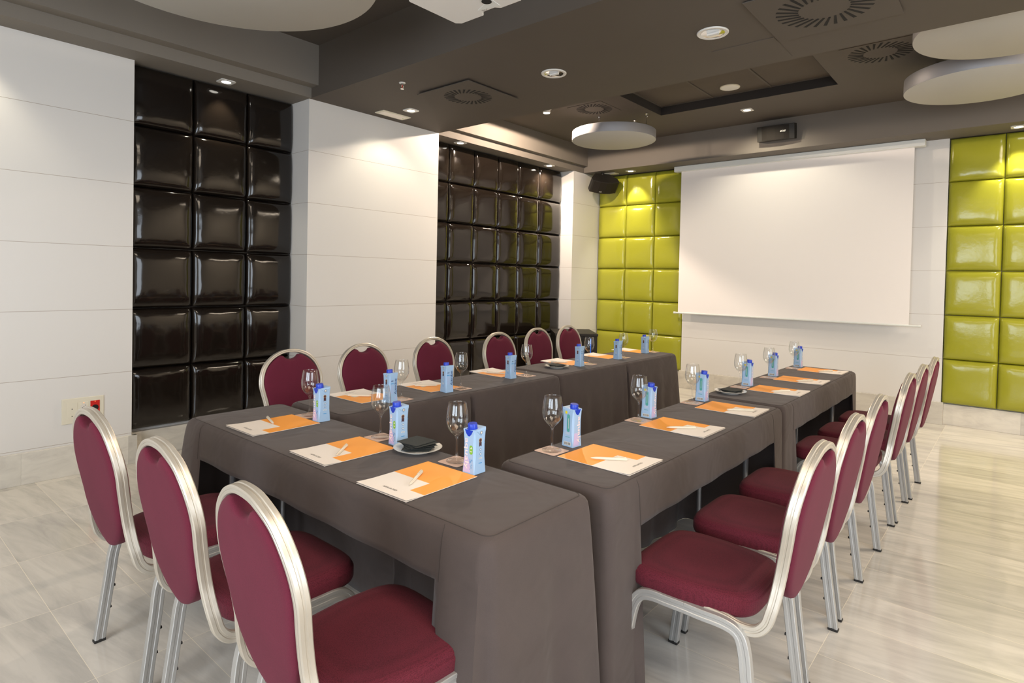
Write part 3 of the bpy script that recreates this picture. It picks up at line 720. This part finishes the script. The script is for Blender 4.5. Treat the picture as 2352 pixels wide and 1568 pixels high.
# ------------------------------------------------------------------ chair
def make_chair():
    t = empty('banquet_chair')
    # back frame: runs under the seat, curls up and closes over the back
    def side(s):
        return [(s*.188, .150, .407), (s*.190, .0, .409), (s*.194, -.11, .406), (s*.196, -.168, .398), (s*.196, -.212, .404), (s*.195, -.240, .432), (s*.193, -.253, .472), (s*.184, -.262, .515),
                (s*.174, -.270, .570), (s*.178, -.280, .630), (s*.190, -.291, .690), (s*.199, -.300, .745), (s*.191, -.309, .800), (s*.168, -.318, .851), (s*.130, -.324, .892), (s*.085, -.329, .918), (s*.035, -.3315, .933)]
    L_ = side(-1); R_ = side(1)[::-1]
    P = cr(L_+R_, 6)
    refs = []
    Nb = Vector((0, -.985, -.17)).normalized()
    for i, p in enumerate(P):
        a = P[max(i-1, 0)]; b = P[min(i+1, len(P)-1)]; T = (b-a).normalized()
        if p.z < .60:
            X = Vector((1, 0, 0)); D = X.cross(T) if p.x < 0 else X.cross(-T)
            k = min(1, max(0, (p.z-.52)/.08)); D = (D.normalized()*(1-k)+Nb*k).normalized()
        else: D = Nb
        refs.append(D)
    hw, hd = .0105, .0158
    prof = [(-hw, -hd+.003), (-hw+.003, -hd), (-.002, -hd), (0, -hd+.0015), (.002, -hd), (hw-.003, -hd), (hw, -hd+.003), (hw, -.004), (hw-.0018, -.002), (hw-.0018, .002), (hw, .004),
            (hw, hd-.003), (hw-.003, hd), (.002, hd), (0, hd-.0015), (-.002, hd), (-hw+.003, hd), (-hw, hd-.003), (-hw, .004), (-hw+.0018, .002), (-hw+.0018, -.002), (-hw, -.004)]
    g = MB(); g.sweep(P, prof, refs); g.build('back_frame', M['alu'], t, smooth=True, angle=28)
    # legs: two halves of an inverted U on each side
    for s in (-1, 1):
        foot_f = (s*.214, .228, .006); foot_r = (s*.220, -.232, .006)
        pf = [foot_f, (s*.213, .214, .12), (s*.212, .197, .25), (s*.211, .180, .34), (s*.211, .155, .385), (s*.211, .115, .400), (s*.211, .06, .401), (s*.211, 0.0, .402)]
        pr_ = [foot_r, (s*.218, -.2165, .12), (s*.216, -.199, .25), (s*.213, -.187, .340), (s*.211, -.168, .386), (s*.211, -.125, .401), (s*.211, -.05, .401), (s*.211, 0.0, .402)]
        for kind, pp in (('f', pf), ('r', pr_)):
            Q = cr(pp, 5); rf = []
            for i in range(len(Q)):
                a = Q[max(i-1, 0)]; b = Q[min(i+1, len(Q)-1)]; T = (b-a).normalized(); rf.append(Vector((1, 0, 0)).cross(T))
            lw, ld = .012, .0175
            lp = [(-lw, -ld+.002), (-lw+.002, -ld), (lw-.002, -ld), (lw, -ld+.002), (lw, -.006), (lw-.0015, -.004), (lw-.0015, .004), (lw, .006), (lw, ld-.002), (lw-.002, ld), (-lw+.002, ld), (-lw, ld-.002), (-lw, .006), (-lw+.0015, .004), (-lw+.0015, -.004), (-lw, -.006)]
            g = MB(); g.sweep(Q, lp, rf); lg = g.build('leg', M['alu2'], t, smooth=True, angle=28)
            f0 = Vector(pp[0]); g = MB(); g.box(f0.x-.0135, f0.x+.0135, f0.y-.0195, f0.y+.0195, 0, .011); g.build('rubber_foot', M['rubber'], lg, bevel=.003)
            if kind == 'r':
                for z in (.12, .20):
                    k = (z-.018)/(.25-.018); cy_ = -.232+.036*k; g = MB(); g.cyl((s*.218, cy_+.015, z), (s*.218, cy_+.0235, z), .005, n=10); g.build('stacking_bumper', M['rubber'], lg)
    # seat cushion
    def so_(u, inset, fr=1.0):
        a = 2*pi*u; c, s_ = cos(a), sin(a); e = 2/4.8
        x = math.copysign(abs(c)**e, c); y = math.copysign(abs(s_)**e, s_)
        wx = .212-inset-.026*max(0, -y)+.002*max(0, y)
        return (x*wx, .018+y*(.212-inset), )
    lay = [(.013, .4035), (.003, .410), (0, .420), (0, .449), (.002, .4545), (.0045, .4555), (.0055, .462), (.012, .4695), (.027, .4745), (.06, .477), (.12, .479), (.165, .4793)]
    n = 72; v = []; f = []
    for ins, z in lay:
        for i in range(n): x, y = so_(i/n, ins); v.append((x, y, z))
    for k in range(len(lay)-1): f += [(k*n+i, k*n+(i+1)%n, (k+1)*n+(i+1)%n, (k+1)*n+i) for i in range(n)]
    f.append(tuple(range(n-1, -1, -1))); f.append(tuple((len(lay)-1)*n+i for i in range(n)))
    MB().add(v, f).build('seat', M['burgundy'], t, smooth=True, angle=70)
    # back pad
    half = [(0, .884), (.022, .887), (.044, .897), (.056, .9085), (.080, .9065), (.122, .880), (.158, .842), (.181, .795), (.188, .745), (.180, .690), (.167, .632), (.158, .580), (.138, .535), (.105, .498), (.066, .470), (.03, .455), (0, .450)]
    ring = [(x, z) for x, z in half]+[(-x, z) for x, z in half[-2:0:-1]]
    C_ = cr([(x, 0, z) for x, z in ring], 4, closed=True); n = len(C_)
    def pt(c, k, off):
        if k < .97 and abs(c.x) < .075 and c.z > .8:
            c = Vector((c.x, 0, c.z+(.9075-c.z)*min(1, (.985-k)/.12)))
        x = c.x*k; z = .665+(c.z-.665)*k
        return (x, -.268-(z-.52)*.17-.0+off, z)
    v = []; f = []
    lays = [(1.0, .0), (1.0, -.008), (.985, -.014), (.93, -.018), (.86, -.0195), (.80, -.020), (.5, -.022), (.2, -.0225)]
    layf = [(1.0, .004), (1.0, .016), (.985, .026), (.93, .033), (.86, .036), (.80, .038), (.5, .042), (.2, .043)]
    seq = lays[::-1]+layf
    for k_, off in seq: v += [pt(c, k_, off) for c in C_]
    for k in range(len(seq)-1): f += [(k*n+i, k*n+(i+1)%n, (k+1)*n+(i+1)%n, (k+1)*n+i) for i in range(n)]
    f.append(tuple(range(n-1, -1, -1))); f.append(tuple((len(seq)-1)*n+i for i in range(n)))
    MB().add(v, f).build('backrest', M['burgundy_back'], t, smooth=True, angle=70)
    return t
CH = [  # x, y, rz, label
    (-2.440, .945, RH+radians(2), 'burgundy oval back banquet chair at the front table, leftmost, before the wall socket plate', 'h'),
    (-1.855, .965, RH, 'burgundy oval back banquet chair at the front table, middle of the three', 'h'),
    (-1.290, .960, RH-radians(3), 'burgundy oval back chair at the front table, closest to the camera', 'h'),
    (-.778, 1.988, RR, 'burgundy banquet chair nearest the camera in the right row, whole seat in view', 'r'),
    (-.785, 2.510, RR, 'burgundy banquet chair second from the camera in the right row', 'r'),
    (-.790, 3.045, RR, 'burgundy banquet chair third in the right row, last at the nearer right table', 'r'),
    (-.785, 3.935, RR, 'burgundy banquet chair in the right row at the start of the farther right table', 'r'),
    (-.780, 4.450, RR, 'burgundy banquet chair in the right row, middle of the farther right table', 'r'),
    (-.770, 4.985, RR, 'burgundy banquet chair in the right row, closest to the projection screen', 'r'),
    (-3.195, 1.960, RL, 'burgundy oval back chair in the left row in front of the near black padded panel', 'l'),
    (-3.185, 2.500, RL, 'burgundy oval back chair in the left row, left one before the white pillar', 'l'),
    (-3.205, 3.170, RL, 'burgundy oval back chair in the left row, right one before the white pillar', 'l'),
    (-3.190, 3.930, RL, 'burgundy oval back chair in the left row, first before the far black padded panel', 'l'),
    (-3.270, 4.590, RL, 'burgundy oval back chair in the left row, just left of the black cabinet', 'l'),
    (-3.280, 5.120, RL, 'burgundy oval back chair in the left row, in front of the black cabinet', 'l'),
]
ch0 = make_chair()
for i, (x, y, rz, lb, _) in enumerate(CH):
    c = ch0 if i == 0 else copy_tree(ch0)
    c.location = (x, y, 0); c.rotation_euler = (0, 0, rz); tag(c, lb, 'chair', 'burgundy banquet chairs')

# ------------------------------------------------------------------ tableware
ZT = .7555
def rrect(cx, cy, hw, hh, r, n=5):
    pts = []
    for sx, sy, a0 in ((1, -1, -pi/2), (1, 1, 0), (-1, 1, pi/2), (-1, -1, pi)):
        for i in range(n+1): a = a0+pi/2*i/n; pts.append((cx+sx*(hw-r)+r*cos(a), cy+sy*(hh-r)+r*sin(a)))
    return pts
def make_glass():
    out = [(.0005, .0), (.036, .0), (.0385, .0015), (.038, .003), (.026, .0055), (.012, .010), (.0065, .018), (.0048, .035), (.0042, .060), (.0048, .080), (.0075, .092), (.014, .099),
           (.024, .108), (.033, .120), (.0385, .134), (.0408, .150), (.0400, .168), (.0375, .187), (.0345, .203), (.0328, .2125)]
    inn = [(.0322, .2135), (.0316, .2125), (.0333, .203), (.0363, .187), (.0388, .168), (.0396, .150), (.0373, .134), (.0318, .121), (.0228, .1105), (.012, .1035), (.0005, .1010)]
    g = MB(); g.lathe(out+inn, 40); return g.build('wine_glass', M['glass'], None, smooth=True, angle=60)
def make_coaster():
    g = MB(); g.prism(rrect(0, 0, .050, .050, .008), 0, .0012); return g.build('coaster', M['coaster'], None)
def make_folder():
    t = empty('paper_folder')
    g = MB(); hw, hh = .1205, .155
    # lower leaf, slightly proud; upper leaf bowed near the white end
    g.box(-hw, hw, -hh, hh, 0, .0008, 0)
    def zc(v_): return .0016+.0045*max(0, (-v_-.06)/.095)**2
    vs = [-hh, -.147, -.138, -.128, -.117, -.105, -.093, -.083, -.04, 0, .05, .1, hh]; us = [-hw, -.06, 0, .055, .09, hw]
    v = []; f = []; mi = []
    for q in (0, 1):
        for b in vs:
            for a in us: v.append((a, b, zc(b)+(0 if q else -.0007)))
    nu = len(us); nv = len(vs)
    for j in range(nv-1):
        for i in range(nu-1):
            um, vm = (us[i]+us[i+1])/2, (vs[j]+vs[j+1])/2
            white = (vm < 0 and um < .055) or vm < -.083
            k = nu*nv
            f.append((k+j*nu+i, k+j*nu+i+1, k+(j+1)*nu+i+1, k+(j+1)*nu+i)); mi.append(0 if white else 1)
            f.append((j*nu+i, (j+1)*nu+i, (j+1)*nu+i+1, j*nu+i+1)); mi.append(0)
    def wall(idx):
        for a, b in zip(idx[:-1], idx[1:]): f.append((a, b, b+nu*nv, a+nu*nv)); mi.append(0)
    wall([i for i in range(nu)]); wall([(nv-1)*nu+i for i in range(nu-1, -1, -1)]); wall([j*nu for j in range(nv-1, -1, -1)]); wall([j*nu+nu-1 for j in range(nv)])
    o = len(g.v); g.v += v; g.f += [tuple(x+o for x in q) for q in f]; g.m += mi
    g.build('cover', [M['paper'], M['orange']], t)
    tv, tf = text_mesh('AFFILIATED', .066, None, .0)
    g = MB(); g.add(tv, tf, 0, Matrix.Translation((0, -.117, zc(-.117)+.0009)))
    g.build('lettering', M['ink'], t)
    return t
def make_pen():
    t = empty('ballpoint_pen')
    g = MB(); q = Matrix.Rotation(pi/2, 4, 'Y')
    g.lathe([(.0008, -.070), (.0018, -.067), (.0045, -.052), (.0052, -.03), (.0054, .02), (.0056, .060), (.0050, .064), (.0008, .066)], 16, 0, q); g.build('barrel', M['pen'], t, smooth=True)
    g = MB(); g.box(.018, .060, -.0018, .0018, .0062, .0078); g.box(.055, .060, -.0018, .0018, .0045, .0078); g.build('clip', M['pen'], t, bevel=.0005)
    return t
def make_carton():
    t = empty('water_carton')
    a, b, ch = .027, .0285, .0068; H = .156
    def sec(z, c, k=1.0): return [(-a+c, -b, z), (a-c, -b, z), (a, -b+c, z), (a, b-c, z), (a-c, b, z), (-a+c, b, z), (-a, b-c, z), (-a, -b+c, z)]
    lv = [(0, .0006), (.006, .001), (.055, ch), (.105, ch), (.140, .0035), (.147, .0008)]
    v = []; f = []
    for z, c in lv: v += sec(z, c)
    # sloping top, front lower than back
    v += [(x*.985, y*.985, .150+(y+b)/(2*b)*.006) for x, y, z in sec(0, .0008)]
    for k in range(len(lv)): f += [(k*8+i, k*8+(i+1)%8, (k+1)*8+(i+1)%8, (k+1)*8+i) for i in range(8)]
    f += [tuple(range(7, -1, -1)), tuple(len(lv)*8+i for i in range(8))]
    MB().add(v, f).build('body', M['blue_carton'], t)
    # folded side ears
    for s in (-1, 1):
        g = MB(); x = s*(a+.0002)
        g.add([(x, -.020, .148), (x, .024, .150), (x, .004, .128), (x+s*.0012, -.018, .147), (x+s*.0012, .022, .149), (x+s*.0016, .004, .129)], [(0,1,2),(5,4,3),(0,3,4,1),(1,4,5,2),(2,5,3,0)])
        g.build('folded_flap', M['blue_carton'], t)
    g = MB(); q = Matrix.Translation((-.001, -.009, .149)) @ Matrix.Rotation(radians(6), 4, 'X')
    pr = [(.0170, 0), (.0172, .004)]
    g.lathe([(.020, 0), (.020, .003), (.0165, .0035), (.0165, .019), (.0150, .021), (.0005, .021)], 28, 0, q); 
    g.add([(-.019, -b-.0006, .149), (.019, -b-.0006, .149), (.012, -b-.0006, .136), (.004, -b-.0006, .128), (-.004, -b-.0006, .128), (-.012, -b-.0006, .136),
           (-.019, -b+.002, .150), (.019, -b+.002, .150)], [(0,5,4,3,2,1),(0,1,7,6)])
    g.build('screw_cap', M['cap'], t, smooth=True, angle=40)
    up = Matrix.Rotation(pi/2, 4, 'X')       # text plane to face -Y
    down = Matrix.Rotation(-pi/2, 4, 'Z')    # read downwards
    # front face: logo, splash, badge
    v_, f_ = text_mesh('aqualy', .106, .0225, .012)
    g = MB(); g.add(v_, f_, 0, Matrix.Translation((-.0098, -b-.0009, .068)) @ up @ down); g.build('logo_lettering', M['pinkwhite'], t)['label'] = 'pinkish white lettering'
    g = MB(); fy = -b-.0005
    def patch(pts, mi, y=fy): g.add([(x, y, z) for x, z in pts], [tuple(range(len(pts)))], mi)
    patch([(-.0255, .004), (.010, .004), (.006, .042), (-.004, .056), (-.0205, .056), (-.0215, .03)], 0, -b-.0003)
    rnd = random.Random(3)
    for k in range(26):
        x = rnd.uniform(.004, .017); z = rnd.uniform(.016, .052); d = rnd.uniform(.0006, .0016); patch([(x-d, z), (x, z-d*1.6), (x+d, z), (x, z+d*1.6)], 1)
    g.build('splash_print', [M['lilac'], M['azure']], t); g = MB()
    patch([(.0115+.0075*cos(q_)*1, .083+(.008 if sin(q_) > 0 else -.008)+.0075*sin(q_)) for q_ in [i*2*pi/20 for i in range(20)]], 2)
    patch([(.007, .088), (.012, .085), (.017, .091), (.013, .094), (.011, .090)], 3, fy-.0002)
    patch([(.007, .076), (.016, .076), (.016, .079), (.007, .079)], 3, fy-.0002)
    g.build('badge_print', [M['lilac'], M['azure'], M['leaf'], M['white']], t)
    # right-hand face (+X): medals, circles, word
    g = MB(); fx = a+.0005
    def rp(pts, mi, x=None):
        x = fx if x is None else x
        g.add([(x, y, z) for y, z in pts], [tuple(range(len(pts)))], mi)
    def circ(cy_, cz, r): return [(cy_+r*cos(q_), cz+r*sin(q_)) for q_ in [i*2*pi/20 for i in range(20)]]
    rp(circ(.002, .140, .0058), 2, fx+.0018); rp(circ(.002, .140, .0042), 3, fx+.0020)
    rp(circ(.0, .114, .0075), 0); rp(circ(.0, .114, .0055), 1, fx+.0003)
    rp([(-.006, .092), (0, .096), (.006, .092), (.006, .108), (-.006, .108)], 1, fx+.0001)
    for z in (.082, .067): rp(circ(.001, z, .0066), 3); rp(circ(.001, z, .0056), 4, fx+.0002); rp([(-.002, z-.003), (.004, z-.003), (.004, z+.003), (-.002, z+.003)], 3, fx+.0004)
    for z, h_ in ((.046, .0012), (.036, .0012)): rp([(-.007, z-h_), (.009, z-h_), (.009, z+h_), (-.007, z+h_)], 4) if z < .04 else None
    tv, tf = text_mesh('agua', .018, None, .03)
    g.add(tv, tf, 3, Matrix.Translation((fx+.0002, .001, .0515)) @ Matrix.Rotation(pi/2, 4, 'Z') @ up)
    g.build('side_print', [M['gold'], M['maroon'], M['ink'], M['white'], M['azure']], t)
    # left-hand face (-X): teal strip, barcode, yellow mark
    g = MB(); fx = -a-.0005
    rp([(-.004+.0075*cos(q_), .095+(.028 if sin(q_) > 0 else -.028)+.0075*sin(q_)) for q_ in [i*2*pi/20 for i in range(20)]], 0)
    rp(circ(.006, .137, .0060), 1, fx-.0018)
    rp([(-.018, .006), (.018, .006), (.018, .020), (-.018, .020)], 2)
    x_ = -.015
    rnd = random.Random(5)
    while x_ < .014:
        w_ = rnd.choice((.0006, .001, .0016)); rp([(x_, .008), (x_+w_, .008), (x_+w_, .018), (x_, .018)], 3, fx-.0003); x_ += w_+rnd.choice((.0007, .001, .0015))
    for z in (.057, .0545, .052, .0495): rp([(-.012, z), (.010, z), (.010, z+.0008), (-.012, z+.0008)], 2)
    rp([(-.012, .038), (.010, .038), (.010, .040), (-.012, .040)], 0)
    rp([(-.0055, .073), (-.0035, .073), (-.0035, .114), (-.0055, .114)], 2, fx-.0003)
    g.build('side_print', [M['teal'], M['yellow'], M['white'], M['ink']], t)
    # rear face: navy logo and small print
    v_, f_ = text_mesh('aqualy', .085, .020, .008)
    g = MB(); g.add(v_, f_, 0, Matrix.Rotation(pi, 4, 'Z') @ Matrix.Translation((.0125, -b-.0006, .082)) @ up @ down); g.build('logo_lettering', M['navy'], t)
    g = MB(); by = b+.0005
    def bpch(x0, x1, z0, z1, mi): g.add([(x0, by, z0), (x1, by, z0), (x1, by, z1), (x0, by, z1)], [(0,1,2,3)], mi)
    bpch(.002, .022, .098, .1015, 1); bpch(.004, .019, .112, .1155, 0)
    for k in range(9): bpch(.003, .020, .088-k*.005, .089-k*.005, 2)
    for k in range(3): bpch(-.018, -.006, .026-k*.004, .0275-k*.004, 2)
    g.build('rear_print', [M['navy'], M['azure'], M['lilac']], t)
    return t
def make_plate():
    g = MB(); g.lathe([(.001, .0), (.052, .0), (.054, .004), (.070, .008), (.0915, .0145), (.0930, .0165), (.0905, .0170), (.070, .0105), (.052, .0062), (.001, .0058)], 64)
    return g.build('side_plate', M['china'], None, smooth=True, angle=50)
def make_napkin():
    g = MB(); s = .053; n = 8; v = []; f = []
    for q in (0, 1):
        for j in range(n+1):
            for i in range(n+1):
                x = -s+2*s*i/n; y = -s+2*s*j/n; v.append((x, y, .0012*q+.0006*sin(40*x)*cos(35*y)))
    k = (n+1)**2
    for j in range(n):
        for i in range(n):
            a = j*(n+1)+i; f.append((a, a+n+1, a+n+2, a+1)); f.append((k+a, k+a+1, k+a+n+2, k+a+n+1))
    rim = [i for i in range(n+1)]+[j*(n+1)+n for j in range(1, n+1)]+[n*(n+1)+i for i in range(n-1, -1, -1)]+[j*(n+1) for j in range(n-1, 0, -1)]
    for a, b in zip(rim, rim[1:]+rim[:1]): f.append((a, b, b+k, a+k))
    return MB().add(v, f).build('paper_napkin', M['napkin'], None)

used = {}
def place(kind, maker, loc, rz, label, cat, group):
    if kind not in used: o = maker(); used[kind] = o
    else: o = copy_tree(used[kind])
    o.location = loc; o.rotation_euler = (0, 0, rz); tag(o, label, cat, group)
    return o
# seats: folder centre, glass, carton centre, pen ends
def local(c, rz, du, dv): return (c[0]+cos(rz)*du-sin(rz)*dv, c[1]+sin(rz)*du+cos(rz)*dv)
SEATS = [
 (RH, (-2.492, 1.314), (-2.544, 1.519), (-2.418, 1.503), ((-2.480, 1.308), (-2.625, 1.350)), 'leftmost place of the front table'),
 (RH, (-1.945, 1.306), (-1.996, 1.516), (-1.868, 1.507), ((-1.888, 1.236), (-1.978, 1.345)), 'middle place of the front table'),
 (RH, (-1.487, 1.284), (-1.540, 1.510), (-1.415, 1.472), ((-1.455, 1.219), (-1.531, 1.341)), 'front table place nearest the camera'),
 (RR, (-1.155, 1.933), (-1.374, 1.863), (-1.362, 1.980), ((-1.088, 1.952), (-1.199, 1.873)), 'nearest place of the right row'),
 (RR, (-1.172, 2.593), (-1.378, 2.560), (-1.380, 2.668), ((-1.106, 2.601), (-1.207, 2.510)), 'second place of the right row'),
 (RR, (-1.152, 3.161), (-1.371, 3.152), (-1.360, 3.262), ((-1.043, 3.174), (-1.154, 3.096)), 'third place of the right row'),
 (RR, (-1.142, 3.919), (-1.360, 3.862), (-1.349, 3.962), ((-1.076, 3.927), (-1.155, 3.823)), 'right row place just past the plate'),
 (RR, (-1.150, 4.466), (-1.356, 4.412), (-1.358, 4.523), ((-1.080, 4.484), (-1.161, 4.378)), 'fifth place of the right row'),
 (RR, (-1.159, 5.080), (-1.362, 5.050), (-1.362, 5.175), ((-1.090, 5.098), (-1.173, 4.986)), 'right row place nearest the screen'),
 (RL, (-2.752, 1.965), (-2.543, 2.065), (-2.535, 1.985), ((-2.697, 1.982), (-2.799, 1.901)), 'nearest place of the left row'),
 (RL, (-2.728, 2.435), (-2.547, 2.522), (-2.532, 2.392), ((-2.695, 2.443), (-2.767, 2.366)), 'second place of the left row'),
 (RL, (-2.800, 3.125), (-2.577, 3.181), (-2.590, 3.030), ((-2.717, 3.100), (-2.817, 3.048)), 'third place of the left row'),
 (RL, (-2.800, 3.945), (-2.600, 3.995), (-2.596, 3.856), ((-2.734, 3.898), (-2.848, 3.815)), 'left row place just past the plate'),
 (RL, (-2.812, 4.505), (-2.622, 4.570), (-2.610, 4.457), None, 'fifth place of the left row'),
 (RL, (-2.825, 5.085), (-2.640, 5.150), (-2.655, 5.023), None, 'left row place nearest the green panel'),
]
for i, (rz, fc, gc, cc, pen, where) in enumerate(SEATS):
    jit = radians([1, -1, 2, -2, -1, 1, 0, 1, -1, 2, -3, -2, 1, -1, 0][i])
    place('folder', make_folder, (fc[0], fc[1], ZT), rz+jit*.6, 'orange and white folder at the '+where, 'folder', 'conference folders')
    place('coaster', make_coaster, (gc[0], gc[1], ZT), rz+jit, 'blush paper coaster under the wine glass, '+where, 'coaster', 'paper coasters')
    place('glass', make_glass, (gc[0], gc[1], ZT+.0013), i*.7, 'empty clear stemmed wine glass at the '+where, 'wine glass', 'empty wine glasses')
    ct = place('carton', make_carton, (cc[0], cc[1], ZT), rz-radians(2)+jit*1.5, 'light blue water carton with blue cap at the '+where, 'water carton', 'light blue water cartons')
    if 3 <= i < 9:      # this batch prints the word nearer the right edge and has no badge
        for chd in list(ct.children):
            if chd.name.startswith('badge_print'): bpy.data.objects.remove(chd)
            elif chd.name.startswith('logo_lettering') and chd.data.materials[0] == M['pinkwhite']: chd.location.x += .0175
            elif chd.name.startswith('splash_print'): chd.location.x += .001
    if pen:
        (ax, ay), (bx, by_) = pen; a_ = math.atan2(by_-ay, bx-ax)
        if i >= 3: a_ += pi if i < 9 else 0
        place('pen', make_pen, ((ax+bx)/2, (ay+by_)/2, ZT+.0076), a_, 'beige ballpoint pen lying on the folder, '+where, 'pen', 'beige pens')
PL = [((-1.742, 1.500), 9, 'front table between middle and nearest folder', 'fanned stack on the front table plate'),
      ((-1.328, 3.609), 4, 'right row between third and fourth place', 'small stack on the right row plate'),
      ((-2.664, 3.651), 4, 'left row between third and fourth place', 'small stack on the left row plate')]
for (x, y), n, wh, grp in PL:
    place('plate', make_plate, (x, y, ZT), 0, 'white side plate with black napkins, '+wh, 'plate', 'white side plates')
    for k in range(n):
        a_ = radians(38)+k*radians(7 if n > 5 else 14)
        o = place('napkin', make_napkin, (x+.002*k*(k % 2), y-.0008*k, ZT+.0135+k*.0031), a_, 'black square paper napkin, '+grp, 'napkin', 'black napkins, '+grp)
